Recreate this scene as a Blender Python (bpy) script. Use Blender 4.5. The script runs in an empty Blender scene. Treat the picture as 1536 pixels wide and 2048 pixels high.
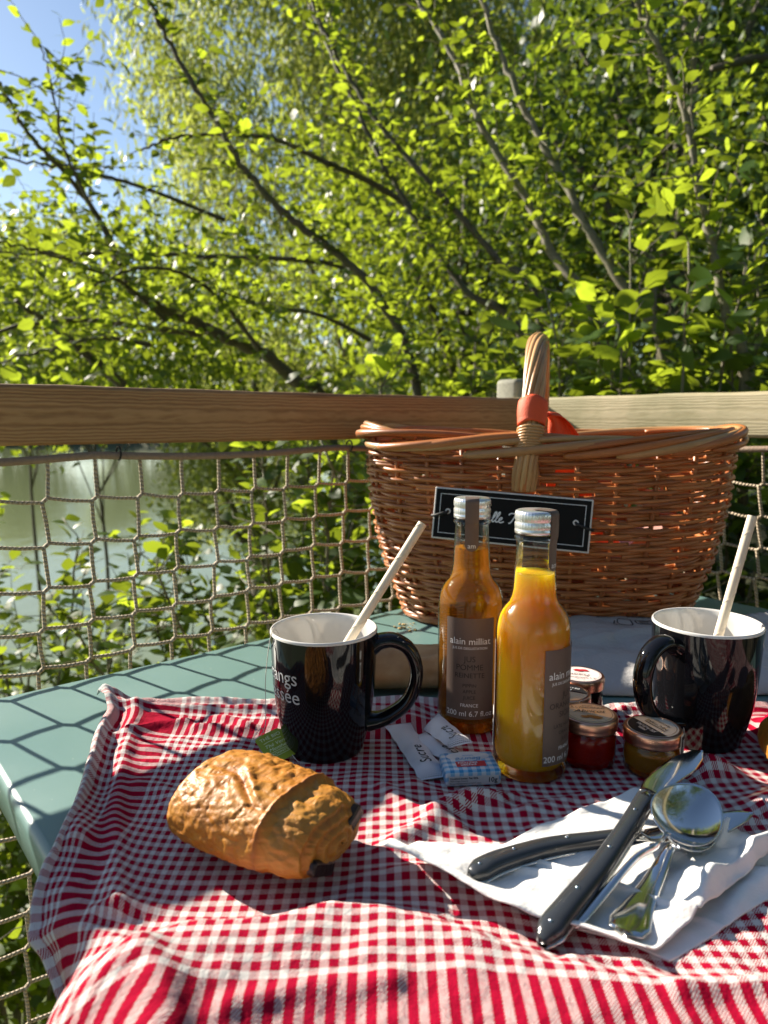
import bpy, math, random
import numpy as np
from mathutils import Vector, Matrix
random.seed(4); RNG = np.random.default_rng(4)
SC = bpy.context.scene; COL = SC.collection
# ------------------------------------------------------------------ camera
CAM_H, FPX, PITCH = 0.28, 1420.0, math.radians(7.55)
cam = bpy.data.cameras.new('camera'); camo = bpy.data.objects.new('camera', cam); COL.objects.link(camo)
camo.location = (0, 0, CAM_H); camo.rotation_euler = (math.pi/2 - PITCH, 0, 0)
cam.sensor_fit = 'VERTICAL'; cam.sensor_height = 36.0; cam.lens = FPX/2048*36
cam.clip_start = 0.02; cam.clip_end = 2000
cam.dof.use_dof = True; cam.dof.focus_distance = 0.60; cam.dof.aperture_fstop = 8.0
SC.camera = camo
# ------------------------------------------------------------------ sky and sun
SUN_EL = math.radians(29.0); SX, SY = -0.824, 0.567
world = bpy.data.worlds.new('World'); SC.world = world; world.use_nodes = True
wn = world.node_tree.nodes; sky = wn.new('ShaderNodeTexSky'); sky.sky_type = 'NISHITA'; sky.sun_disc = False
sky.sun_elevation = SUN_EL; sky.sun_rotation = math.atan2(SX, SY); sky.air_density = 1.0; sky.dust_density = .3; sky.ozone_density = 1.4
world.node_tree.links.new(sky.outputs[0], wn['Background'].inputs[0]); wn['Background'].inputs[1].default_value = 0.062
sl = bpy.data.lights.new('sun', 'SUN'); slo = bpy.data.objects.new('sun', sl); COL.objects.link(slo)
sl.energy = 5.0; sl.angle = math.radians(0.5); sl.color = (1.0, 0.91, 0.77)
SUNV = Vector((SX*math.cos(SUN_EL), SY*math.cos(SUN_EL), math.sin(SUN_EL))).normalized()
slo.rotation_euler = SUNV.to_track_quat('Z', 'Y').to_euler(); slo.location = SUNV*30
SC.view_settings.view_transform = 'Standard'; SC.view_settings.look = 'None'
SC.view_settings.gamma = 1; SC.view_settings.use_curve_mapping = False; SC.view_settings.exposure = 1.32
SC.render.engine = 'CYCLES'
SC.cycles.max_bounces = 10; SC.cycles.transparent_max_bounces = 16; SC.cycles.transmission_bounces = 10
SC.cycles.use_denoising = True; SC.cycles.caustics_reflective = False; SC.cycles.caustics_refractive = False
# ------------------------------------------------------------------ helpers
_c, _s = math.cos(PITCH), math.sin(PITCH)
def ray(x, y):
    a, b = (x-768)/FPX, -(y-1024)/FPX
    return np.array([a, _c+_s*b, -_s+_c*b])
def at(x, y, z=0.0):
    d = ray(x, y); return np.array([0, 0, CAM_H]) + d*((z-CAM_H)/d[2])
def atY(x, y, D):
    d = ray(x, y); return np.array([0, 0, CAM_H]) + d*(D/d[1])
EU = np.array([.7722, .6354, 0]); EN = np.array([-.6354, .7722, 0]); EZ = np.array([0, 0, 1.])
def un(u, n, z=0.0): return EU*u + EN*n + EZ*z
def props(o, label=None, cat=None, group=None, kind=None):
    if label: o['label'] = label
    if cat: o['category'] = cat
    if group: o['group'] = group
    if kind: o['kind'] = kind
    return o
def root(name, label, cat, loc=(0, 0, 0), rz=0.0, group=None, rot=None):
    o = bpy.data.objects.new(name, None); COL.objects.link(o); o.empty_display_size = .02
    o.location = loc; o.rotation_euler = rot if rot else (0, 0, rz)
    return props(o, label, cat, group)
def mk(name, V, F, m, parent=None, smooth=True, uv=None, attr=None):
    me = bpy.data.meshes.new(name)
    V = np.asarray(V, dtype=np.float32).reshape(-1, 3)
    if isinstance(F, np.ndarray):
        k = F.shape[1]; me.vertices.add(len(V)); me.vertices.foreach_set('co', V.ravel())
        me.loops.add(F.size); me.loops.foreach_set('vertex_index', F.astype(np.int32).ravel())
        me.polygons.add(len(F)); me.polygons.foreach_set('loop_start', np.arange(0, F.size, k, dtype=np.int32))
        me.polygons.foreach_set('loop_total', np.full(len(F), k, dtype=np.int32)); me.update(calc_edges=True)
    else:
        me.from_pydata(V.tolist(), [], F)
    if smooth: me.polygons.foreach_set('use_smooth', [True]*len(me.polygons))
    if uv is not None:
        ul = me.uv_layers.new(name='UVMap'); vi = np.zeros(len(me.loops), dtype=np.int32); me.loops.foreach_get('vertex_index', vi)
        ul.data.foreach_set('uv', np.asarray(uv, dtype=np.float32)[vi].ravel())
    if attr is not None:
        a = me.attributes.new('tint', 'FLOAT', 'POINT'); a.data.foreach_set('value', np.asarray(attr, dtype=np.float32))
    if m is not None: me.materials.append(m)
    me.validate(); o = bpy.data.objects.new(name, me); COL.objects.link(o)
    if parent is not None: o.parent = parent
    return o
class MB:
    """collects shapes for ONE mesh"""
    def __init__(s): s.v = []; s.f = []
    def add(s, V, F):
        b = len(s.v); s.v += [tuple(p) for p in V]; s.f += [tuple(i+b for i in f) for f in F]; return s
    def build(s, name, m, parent=None, smooth=True): return mk(name, s.v, s.f, m, parent, smooth)
def lathe(prof, seg=64, a0=0.0, a1=2*math.pi, caps=True):
    full = abs(a1-a0-2*math.pi) < 1e-6; n = seg if full else seg+1
    V = []; F = []
    for r, z in prof:
        for i in range(n):
            a = a0 + (a1-a0)*i/seg; V.append((r*math.cos(a), r*math.sin(a), z))
    for j in range(len(prof)-1):
        for i in range(seg):
            k = (i+1) % n if full else i+1
            F.append((j*n+i, j*n+k, (j+1)*n+k, (j+1)*n+i))
    return V, F
def frames(P):
    P = np.asarray(P, float); T = np.gradient(P, axis=0); T /= np.linalg.norm(T, axis=1)[:, None]+1e-12
    N = np.zeros_like(P); t = T[0]; a = np.array([0, 0, 1.]) if abs(t[2]) < .9 else np.array([1., 0, 0])
    n = a - t*(a@t); n /= np.linalg.norm(n); N[0] = n
    for i in range(1, len(P)):
        n = N[i-1] - T[i]*(N[i-1]@T[i]); N[i] = n/(np.linalg.norm(n)+1e-12)
    return T, N, np.cross(T, N)
def tube(P, R, sides=8, cap=True, closed=False, flat=1.0):
    P = np.asarray(P, float); R = np.broadcast_to(np.asarray(R, float), (len(P),)); T, N, B = frames(P)
    if closed:
        T = np.roll(P, -1, 0)-np.roll(P, 1, 0); T /= np.linalg.norm(T, axis=1)[:, None]
        ax = np.cross(P[1]-P[0], P[len(P)//3]-P[0]); ax /= np.linalg.norm(ax); N = np.tile(ax, (len(P), 1)); N -= T*(N*T).sum(1)[:, None]; N /= np.linalg.norm(N, axis=1)[:, None]; B = np.cross(T, N)
    V = []; F = []
    for i in range(len(P)):
        for k in range(sides):
            a = 2*math.pi*k/sides; V.append(P[i]+R[i]*(N[i]*math.cos(a)*flat+B[i]*math.sin(a)))
    m = len(P)
    for i in range(m if closed else m-1):
        j = (i+1) % m
        for k in range(sides):
            l = (k+1) % sides; F.append((i*sides+k, i*sides+l, j*sides+l, j*sides+k))
    if cap and not closed:
        F.append(tuple(range(sides-1, -1, -1))); F.append(tuple((m-1)*sides+k for k in range(sides)))
    return V, F
def box(x0, x1, y0, y1, z0, z1, bev=0.0):
    if bev <= 0:
        V = [(x, y, z) for z in (z0, z1) for y in (y0, y1) for x in (x0, x1)]
        return V, [(0, 2, 3, 1), (4, 5, 7, 6), (0, 1, 5, 4), (2, 6, 7, 3), (0, 4, 6, 2), (1, 3, 7, 5)]
    import bmesh
    bm = bmesh.new(); bmesh.ops.create_cube(bm, size=1)
    for v in bm.verts:
        v.co = (x0+(v.co.x+.5)*(x1-x0), y0+(v.co.y+.5)*(y1-y0), z0+(v.co.z+.5)*(z1-z0))
    bmesh.ops.bevel(bm, geom=bm.edges[:], offset=bev, segments=3, affect='EDGES', profile=.5)
    V = [tuple(v.co) for v in bm.verts]; F = [tuple(v.index for v in f.verts) for f in bm.faces]; bm.free(); return V, F
def spline(P, n):
    P = np.asarray(P, float); k = len(P)
    if k < 3:
        t = np.linspace(0, 1, n)[:, None]; return P[0]*(1-t)+P[-1]*t
    Q = np.vstack([2*P[0]-P[1], P, 2*P[-1]-P[-2]]); out = []
    for t in np.linspace(0, k-1, n):
        i = min(int(t), k-2); f = t-i; a, b, c, d = Q[i:i+4]
        out.append(.5*((2*b)+(-a+c)*f+(2*a-5*b+4*c-d)*f*f+(-a+3*b-3*c+d)*f**3))
    return np.array(out)
def vnoise(x, y, z=0.0, seed=0):
    x = np.asarray(x, float); y = np.asarray(y, float); z = np.broadcast_to(np.asarray(z, float), x.shape)
    xi, yi, zi = np.floor(x).astype(np.int64), np.floor(y).astype(np.int64), np.floor(z).astype(np.int64)
    fx, fy, fz = x-xi, y-yi, z-zi; fx, fy, fz = [f*f*(3-2*f) for f in (fx, fy, fz)]
    def h(a, b, c):
        n = (a*374761393 + b*668265263 + c*1274126177 + seed*974711) & 0x7fffffff
        n = ((n ^ (n >> 13))*1274126177) & 0x7fffffff; n = n ^ (n >> 16); return (n & 0xffff)/32767.5-1
    r = 0
    for dx in (0, 1):
        for dy in (0, 1):
            for dz in (0, 1):
                r = r + h(xi+dx, yi+dy, zi+dz)*(fx if dx else 1-fx)*(fy if dy else 1-fy)*(fz if dz else 1-fz)
    return r
def fbm(x, y, z=0.0, oct=4, seed=0):
    r = 0; a = 1.0
    for o in range(oct): r = r + a*vnoise(x*2**o, y*2**o, np.asarray(z)*2**o, seed+o); a *= .5
    return r
def grid_faces(nu, nv, wrap=False):
    i = np.arange(nu-1)[:, None]; j = np.arange(nv if wrap else nv-1)[None, :]; k = (j+1) % nv
    return np.stack(np.broadcast_arrays(i*nv+j, (i+1)*nv+j, (i+1)*nv+k, i*nv+k), -1).reshape(-1, 4)
# ---------------------------------------------------------------- materials
class NT:
    def __init__(s, name):
        s.m = bpy.data.materials.new(name); s.m.use_nodes = True; s.t = s.m.node_tree; s.n = s.t.nodes
        s.b = s.n['Principled BSDF']; s.out = s.n['Material Output']
    def new(s, typ, **kw):
        n = s.n.new('ShaderNode'+typ)
        for k, v in kw.items(): setattr(n, k, v)
        return n
    def l(s, a, b): s.t.links.new(a, b)
    def tex(s, scale=10, detail=4, rough=.55, vec=None, typ='TexNoise', dist=0):
        n = s.new(typ); n.inputs['Scale'].default_value = scale
        if typ == 'TexNoise':
            n.inputs['Detail'].default_value = detail; n.inputs['Roughness'].default_value = rough; n.inputs['Distortion'].default_value = dist
        if vec is not None: s.l(vec, n.inputs['Vector'])
        return n
    def coord(s, kind='Object', scale=None):
        c = s.new('TexCoord').outputs[kind]
        if scale is None: return c
        mp = s.new('Mapping'); mp.inputs['Scale'].default_value = scale; s.l(c, mp.inputs['Vector']); return mp.outputs[0]
    def ramp(s, fac, stops):
        r = s.new('ValToRGB'); e = r.color_ramp.elements
        while len(e) < len(stops): e.new(.5)
        for q, (p, c) in zip(e, stops): q.position = p; q.color = (*c, 1) if len(c) == 3 else c
        s.l(fac, r.inputs[0]); return r.outputs[0]
    def mix(s, a, b, fac, mode='MIX'):
        n = s.new('Mix'); n.data_type = 'RGBA'; n.blend_type = mode
        for v, i in ((fac, 0), (a, 6), (b, 7)):
            if hasattr(v, 'links'): s.l(v, n.inputs[i])
            else: n.inputs[i].default_value = v if i == 0 else (*v[:3], 1)
        return n.outputs[2]
    def math(s, op, a, b=None, c=None):
        n = s.new('Math'); n.operation = op
        for i, v in enumerate((a, b, c)):
            if v is None: continue
            if hasattr(v, 'links'): s.l(v, n.inputs[i])
            else: n.inputs[i].default_value = v
        return n.outputs[0]
    def bump(s, h, strength=.3, dist=.001):
        b = s.new('Bump'); b.inputs['Strength'].default_value = strength; b.inputs['Distance'].default_value = dist
        s.l(h, b.inputs['Height']); s.l(b.outputs[0], s.b.inputs['Normal']); return b
    def col(s, c):
        if hasattr(c, 'links'): s.l(c, s.b.inputs['Base Color'])
        else: s.b.inputs['Base Color'].default_value = (*c, 1)
    def set(s, **kw):
        for k, v in kw.items(): s.b.inputs[k.replace('_', ' ')].default_value = v
        return s
def plain(name, c, rough=.5, metal=0, vary=.12, scale=40, bump=0.0, **kw):
    t = NT(name); v = t.coord(); n = t.tex(scale, 4, vec=v)
    t.col(t.mix(tuple(x*(1-vary) for x in c), tuple(min(1, x*(1+vary)) for x in c), n.outputs[0]))
    t.set(Roughness=rough, Metallic=metal, **kw)
    if bump: t.bump(n.outputs[0], bump, .002)
    return t.m
M = {}
M['white_ceramic'] = plain('white_ceramic', (.70, .68, .64), .12, vary=.02, Coat_Weight=.5)
M['black_glaze'] = plain('black_glaze', (.006, .006, .0075), .05, vary=.3, Specular_IOR_Level=.38)
M['print_white'] = plain('print_white', (.8, .8, .8), .5, vary=.03)
M['print_mug'] = plain('print_mug', (.5, .52, .54), .45, vary=.05)
M['print_black'] = plain('print_black', (.015, .015, .018), .6)
M['print_brown'] = plain('print_brown', (.025, .017, .014), .6)
M['print_red'] = plain('print_red', (.55, .02, .03), .5)
M['print_blue'] = plain('print_blue', (.03, .25, .5), .5)
M['print_green'] = plain('print_green', (.85, .85, .5), .6)
M['label_brown'] = plain('label_brown', (.125, .085, .068), .55, vary=.06, scale=300)
M['label_black'] = plain('label_black', (.012, .012, .013), .4)
M['label_cream'] = plain('label_cream', (.72, .66, .56), .5, vary=.05)
M['label_orange'] = plain('label_orange', (.88, .60, .36), .5, vary=.15, scale=60)
M['label_pink'] = plain('label_pink', (.78, .66, .62), .5, vary=.05)
M['fruit_red'] = plain('fruit_red', (.5, .02, .03), .45, vary=.4, scale=400)
M['fruit_orange'] = plain('fruit_orange', (.65, .2, .02), .45, vary=.4, scale=300)
M['copper'] = plain('copper', (.62, .36, .25), .28, 1.0, vary=.08)
M['steel'] = plain('steel', (.62, .62, .61), .10, 1.0, vary=.04, scale=90)
M['dark_plastic'] = plain('dark_plastic', (.030, .033, .037), .2, vary=.12, scale=120, Coat_Weight=.2)
M['green_tag'] = plain('green_tag', (.30, .36, .012), .6, vary=.12, scale=120)
M['string'] = plain('string', (.6, .56, .5), .8)
M['black_cord'] = plain('black_cord', (.01, .01, .01), .6)
M['chocolate'] = plain('chocolate', (.022, .009, .005), .35, vary=.5, scale=300, bump=.6)
M['orange_ribbon'] = plain('orange_ribbon', (.72, .085, .02), .65, vary=.12, scale=500, bump=.3)
M['sign_black'] = plain('sign_black', (.004, .004, .004), .6, Specular_IOR_Level=.2)
M['sign_edge'] = plain('sign_edge', (.68, .64, .6), .4, vary=.05)
M['chalk_grey'] = plain('chalk_grey', (.6, .6, .58), .6, vary=.15)
M['lining'] = plain('pink_lining', (.55, .30, .24), .8, vary=.15, scale=60)
M['crumb'] = plain('crumb', (.5, .33, .12), .8, vary=.3, scale=300)
M['paper_straw'] = plain('paper_straw', (.72, .62, .48), .7, vary=.1, scale=200)
M['deck_metal'] = plain('deck_metal', (.13, .2, .19), .4)
def m_cap():
    t = NT('aluminium_cap'); n = t.tex(60, 3, vec=t.coord()); t.col(t.mix((.74, .74, .75), (.86, .86, .86), n.outputs[0]))
    t.set(Metallic=.85, Roughness=.3); return t.m
M['cap'] = m_cap()
def m_table():
    t = NT('grey_green_paint'); v = t.coord(); n = t.tex(6, 5, vec=v); n2 = t.tex(900, 1, vec=v); n3 = t.tex(140, 2, .7, vec=v)
    c = t.mix((.125, .225, .212), (.15, .255, .238), n.outputs[0])
    c = t.mix(c, (.42, .47, .45), t.ramp(n3.outputs[0], [(.73, (0, 0, 0)), (.77, (1, 1, 1))]))
    c = t.mix(c, (.03, .04, .04), t.ramp(t.tex(70, 1, vec=v).outputs[0], [(.0, (.7, .7, .7)), (.17, (0, 0, 0))]))
    t.col(c); t.set(Roughness=.33); t.l(t.ramp(n.outputs[0], [(.3, (.28,)*3), (.7, (.42,)*3)]), t.b.inputs['Roughness'])
    t.bump(n2.outputs[0], .12, .0004); return t.m
M['table'] = m_table()
def m_wood(name, c0, c1, c2, moss=0.0):
    t = NT(name); v = t.coord('Object', (1.2, 22, 22)); w = t.coord('Object', (.25, 1, 1))
    n = t.tex(3.2, 6, .6, vec=v, dist=.5)
    wv = t.new('TexWave'); wv.wave_type = 'RINGS'; wv.rings_direction = 'X'; wv.inputs['Scale'].default_value = 110; wv.inputs['Distortion'].default_value = 3.5
    wv.inputs['Detail'].default_value = 3; wv.inputs['Detail Scale'].default_value = 1.2; t.l(w, wv.inputs['Vector'])
    f = t.math('ADD', t.math('MULTIPLY', n.outputs[0], .65), t.math('MULTIPLY', wv.outputs['Fac'], .35))
    c = t.ramp(f, [(.25, c0), (.5, c1), (.75, c2)])
    crk = t.tex(2.0, 3, .5, vec=t.coord('Object', (.8, 60, 60)))
    c = t.mix(c, tuple(x*.3 for x in c0), t.ramp(crk.outputs[0], [(.27, (.8,)*3), (.33, (0,)*3)]))
    if moss: c = t.mix(c, (.10, .12, .03), t.math('MULTIPLY', t.ramp(t.tex(9, 5, vec=t.coord()).outputs[0], [(.45, (0,)*3), (.62, (1,)*3)]), moss))
    t.col(c); t.set(Roughness=.7); t.bump(f, .35, .002); return t.m
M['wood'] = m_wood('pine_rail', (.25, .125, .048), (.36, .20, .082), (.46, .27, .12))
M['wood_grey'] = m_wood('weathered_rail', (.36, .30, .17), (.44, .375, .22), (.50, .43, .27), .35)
M['wood_post'] = m_wood('weathered_post', (.15, .14, .11), (.25, .24, .19), (.33, .32, .25), .3)
M['bark'] = m_wood('shrub_bark', (.09, .075, .05), (.17, .145, .095), (.25, .22, .15), .4)
M['bark_dark'] = m_wood('tree_bark', (.04, .03, .02), (.085, .065, .043), (.14, .11, .075), .3)
def m_wicker(name, a, b):
    t = NT(name); oi = t.new('ObjectInfo'); n = t.tex(40, 4, vec=t.coord())
    f = t.math('ADD', t.math('MULTIPLY', oi.outputs['Random'], .6), t.math('MULTIPLY', n.outputs[0], .5))
    t.col(t.ramp(f, [(.15, a), (.85, b)])); t.set(Roughness=.38, Specular_IOR_Level=.5); t.bump(t.tex(180, 3, vec=t.coord()).outputs[0], .15, .001); return t.m
M['wicker'] = m_wicker('willow_rod', (.25, .072, .019), (.48, .17, .046))
M['wicker_pale'] = m_wicker('pale_willow_rod', (.30, .13, .045), (.56, .32, .13))
def m_rope():
    t = NT('net_rope'); uv = t.coord('UV'); wv = t.new('TexWave'); wv.bands_direction = 'DIAGONAL'; wv.inputs['Scale'].default_value = 1.0; t.l(uv, wv.inputs['Vector'])
    n = t.tex(150, 3, vec=t.coord()); t.col(t.mix(t.mix((.34, .26, .17), (.62, .51, .37), wv.outputs['Fac']), (.25, .2, .14), t.math('MULTIPLY', n.outputs[0], .5)))
    t.set(Roughness=.8); t.bump(wv.outputs['Fac'], .9, .0015); return t.m
M['rope'] = m_rope()
M['rope_head'] = plain('braided_rope', (.28, .20, .14), .85, vary=.35, scale=300, bump=.6)
def m_cloth():
    t = NT('red_gingham'); uv = t.new('TexCoord').outputs['UV']; sp = t.new('SeparateXYZ'); t.l(uv, sp.inputs[0])
    wob = t.tex(60, 2, vec=uv)
    def stripes(x, flip):
        p = t.math('FRACT', t.math('DIVIDE', x, .0093)); red = t.math('GREATER_THAN', p, .47)
        def band(a, b): return t.math('MULTIPLY', t.math('GREATER_THAN', x, a), t.math('LESS_THAN', x, b))
        bands = t.math('ADD', band(.0435, .083), band(.520, .60) if flip else band(.62, .66))
        hem = t.math('LESS_THAN', x, .0093)
        r = t.math('MAXIMUM', red, bands)
        if flip:
            e = t.math('GREATER_THAN', x, .372); r = t.math('MAXIMUM', r, e)
        return t.math('MULTIPLY', r, t.math('SUBTRACT', 1.0, hem))
    ra = stripes(sp.outputs[0], False); rb = stripes(sp.outputs[1], True)
    tw = t.math('GREATER_THAN', t.math('FRACT', t.math('DIVIDE', t.math('ADD', sp.outputs[0], t.math('MULTIPLY', sp.outputs[1], .9)), .0016)), .5)
    f = t.math('ADD', t.math('MULTIPLY', ra, tw), t.math('MULTIPLY', rb, t.math('SUBTRACT', 1.0, tw)))
    f = t.math('SUBTRACT', 1.0, t.math('POWER', t.math('SUBTRACT', 1.0, f), 1.4))
    th = t.tex(1100, 2, vec=uv); n = t.tex(25, 4, vec=uv)
    red = t.mix((.27, .002, .018), (.37, .004, .030), n.outputs[0]); wh = t.mix((.56, .53, .50), (.68, .65, .61), n.outputs[0])
    c = t.mix(wh, red, f); t.col(c)
    t.set(Roughness=.95, Specular_IOR_Level=.05)
    cr = t.tex(420, 3, .6, vec=t.coord('UV', (1, 1, 1)))
    t.bump(t.math('ADD', t.math('MULTIPLY', th.outputs[0], .5), t.math('ADD', t.math('MULTIPLY', t.tex(160, 3, vec=uv).outputs[0], 1.0), t.math('MULTIPLY', t.tex(75, 4, .6, vec=uv).outputs[0], 1.6))), .75, .0013); return t.m
M['cloth'] = m_cloth()
def m_napkin():
    t = NT('white_tissue'); v = t.coord('UV'); vo = t.new('TexVoronoi'); vo.inputs['Scale'].default_value = 70; t.l(v, vo.inputs['Vector'])
    n = t.tex(14, 4, vec=v); t.col(t.mix((.78, .76, .72), (.86, .85, .82), n.outputs[0])); t.set(Roughness=.85)
    t.b.inputs['Subsurface Weight'].default_value = .25; t.b.inputs['Subsurface Radius'].default_value = (.004, .0035, .003)
    t.bump(t.math('ADD', t.math('MULTIPLY', vo.outputs['Distance'], .5), n.outputs[0]), .25, .0012); return t.m
M['napkin'] = m_napkin()
def m_paper():
    t = NT('bakery_paper'); v = t.coord(); n = t.tex(18, 5, .6, vec=v); n2 = t.tex(130, 4, vec=v)
    t.col(t.mix((.40, .39, .38), (.52, .50, .48), n.outputs[0])); t.set(Roughness=.6)
    t.bump(t.math('ADD', n.outputs[0], t.math('MULTIPLY', n2.outputs[0], .3)), .8, .006); return t.m
M['paper'] = m_paper()
M['sachet'] = plain('sachet_paper', (.70, .69, .72), .5, vary=.05, scale=60, bump=.15)
def m_pastry():
    t = NT('flaky_pastry'); v = t.coord(); n = t.tex(22, 6, .65, vec=v, dist=.6); n2 = t.tex(110, 5, .7, vec=v); n3 = t.tex(34, 4, vec=t.coord('Object', (1, 3, 3)))
    at_ = t.new('Attribute'); at_.attribute_name = 'tint'
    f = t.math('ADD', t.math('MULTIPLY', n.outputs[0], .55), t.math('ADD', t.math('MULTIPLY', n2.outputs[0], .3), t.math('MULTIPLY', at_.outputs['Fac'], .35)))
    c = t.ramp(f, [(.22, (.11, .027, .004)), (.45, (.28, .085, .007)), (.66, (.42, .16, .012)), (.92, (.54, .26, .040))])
    t.col(c); t.set(Roughness=.5)
    t.b.inputs['Subsurface Weight'].default_value = .12; t.b.inputs['Subsurface Radius'].default_value = (.004, .002, .001)
    wv = t.new('VectorMath'); wv.operation = 'ADD'; sc_ = t.new('VectorMath'); sc_.operation = 'SCALE'; sc_.inputs['Scale'].default_value = .012
    t.l(t.tex(60, 3, vec=v).outputs['Color'], sc_.inputs[0]); t.l(v, wv.inputs[0]); t.l(sc_.outputs[0], wv.inputs[1])
    vo = t.new('TexVoronoi'); vo.feature = 'DISTANCE_TO_EDGE'; vo.inputs['Scale'].default_value = 75; mp = t.new('Mapping'); mp.inputs['Scale'].default_value = (.55, 1.3, 1.3); t.l(wv.outputs[0], mp.inputs[0]); t.l(mp.outputs[0], vo.inputs['Vector'])
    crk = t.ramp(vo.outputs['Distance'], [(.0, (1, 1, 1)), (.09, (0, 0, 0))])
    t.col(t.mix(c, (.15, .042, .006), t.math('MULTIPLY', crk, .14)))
    t.bump(t.math('SUBTRACT', t.math('ADD', n2.outputs[0], t.math('MULTIPLY', n3.outputs[0], .8)), t.math('MULTIPLY', crk, .2)), .45, .0013); return t.m
M['pastry'] = m_pastry()
def m_bread():
    t = NT('baguette_crust'); v = t.coord(); n = t.tex(14, 5, .6, vec=v); n2 = t.tex(220, 4, vec=v)
    t.col(t.ramp(n.outputs[0], [(.3, (.33, .15, .05)), (.55, (.55, .31, .13)), (.75, (.68, .48, .27))])); t.set(Roughness=.6)
    t.bump(n2.outputs[0], .3, .001); return t.m
M['bread'] = m_bread()
def m_butter():
    t = NT('blue_check_wrap'); sp = t.new('SeparateXYZ'); t.l(t.coord(), sp.inputs[0])
    def st(x, p): return t.math('GREATER_THAN', t.math('FRACT', t.math('DIVIDE', t.math('ADD', x, .1), p)), .52)
    s = t.math('ADD', st(sp.outputs[0], .0062), st(t.math('ADD', sp.outputs[1], sp.outputs[2]), .0062))
    t.col(t.mix(t.mix((.70, .72, .74), (.26, .50, .70), t.math('MINIMUM', s, 1.0)), (.035, .26, .52), t.math('GREATER_THAN', s, 1.5)))
    t.set(Roughness=.3, Coat_Weight=.2); t.bump(t.tex(60, 3, vec=t.coord()).outputs[0], .3, .001); return t.m
M['butter'] = m_butter()
M['butter_side'] = plain('wrap_cream', (.68, .66, .64), .35, vary=.04)
def m_glass(name, tint):
    """thin clear glass: clear pane with a fresnel reflection"""
    t = NT(name); tr = t.new('BsdfTransparent'); tr.inputs[0].default_value = (*tint, 1); gl = t.new('BsdfGlossy'); gl.inputs['Roughness'].default_value = .02
    fr = t.new('Fresnel'); fr.inputs[0].default_value = 1.5; mx = t.new('MixShader'); lw = t.new('LayerWeight'); lw.inputs[0].default_value = .25
    n = t.tex(25, 2, vec=t.coord()); b = t.new('Bump'); b.inputs['Strength'].default_value = .06; t.l(n.outputs[0], b.inputs['Height'])
    for q in (gl, fr): t.l(b.outputs[0], q.inputs['Normal'])
    t.l(t.math('MULTIPLY', fr.outputs[0], .85), mx.inputs[0])
    t.l(tr.outputs[0], mx.inputs[1]); t.l(gl.outputs[0], mx.inputs[2]); t.l(mx.outputs[0], t.out.inputs[0]); return t.m
M['glass'] = m_glass('clear_glass', (.95, .97, .95))
def m_orange():
    t = NT('orange_juice'); n = t.tex(55, 5, .65, vec=t.coord('Object', (1, 1, .55))); n2 = t.tex(400, 3, vec=t.coord())
    c = t.mix((.94, .37, .003), (.96, .45, .006), n.outputs[0]); c = t.mix(c, (.9, .5, .06), t.math('MULTIPLY', n2.outputs[0], .2)); t.col(c)
    t.set(Roughness=.25); t.b.inputs['Subsurface Weight'].default_value = 1.0; t.b.inputs['Subsurface Radius'].default_value = (1.0, .93, .14)
    t.b.inputs['Subsurface Scale'].default_value = .055; return t.m
M['orange'] = m_orange()
def m_liquid(name, clear, body, k):
    t = NT(name); tr = t.new('BsdfTransparent'); tr.inputs[0].default_value = (*clear, 1); rf = t.new('BsdfRefraction'); rf.inputs[0].default_value = (*clear, 1)
    rf.inputs['IOR'].default_value = 1.22; rf.inputs['Roughness'].default_value = .05
    tl = t.new('BsdfTranslucent'); df = t.new('BsdfDiffuse'); n = t.tex(40, 3, vec=t.coord())
    c = t.mix(tuple(x*.75 for x in body), body, n.outputs[0]); t.l(c, tl.inputs[0]); t.l(c, df.inputs[0])
    a = t.new('MixShader'); a.inputs[0].default_value = .5; t.l(tr.outputs[0], a.inputs[1]); t.l(rf.outputs[0], a.inputs[2])
    b = t.new('MixShader'); b.inputs[0].default_value = .4; t.l(tl.outputs[0], b.inputs[1]); t.l(df.outputs[0], b.inputs[2])
    mx = t.new('MixShader'); mx.inputs[0].default_value = k; t.l(a.outputs[0], mx.inputs[1]); t.l(b.outputs[0], mx.inputs[2]); t.l(mx.outputs[0], t.out.inputs[0]); return t.m
M['apple'] = m_liquid('apple_juice', (.95, .70, .24), (.88, .44, .06), .28)
M['honey'] = m_liquid('honey', (.94, .68, .22), (.95, .50, .05), .55)
M['red_jam'] = m_liquid('red_jam', (.82, .10, .03), (.88, .035, .014), .75)
M['dark_jam'] = m_liquid('dark_jam', (.15, .02, .02), (.06, .008, .01), .8)
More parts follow.
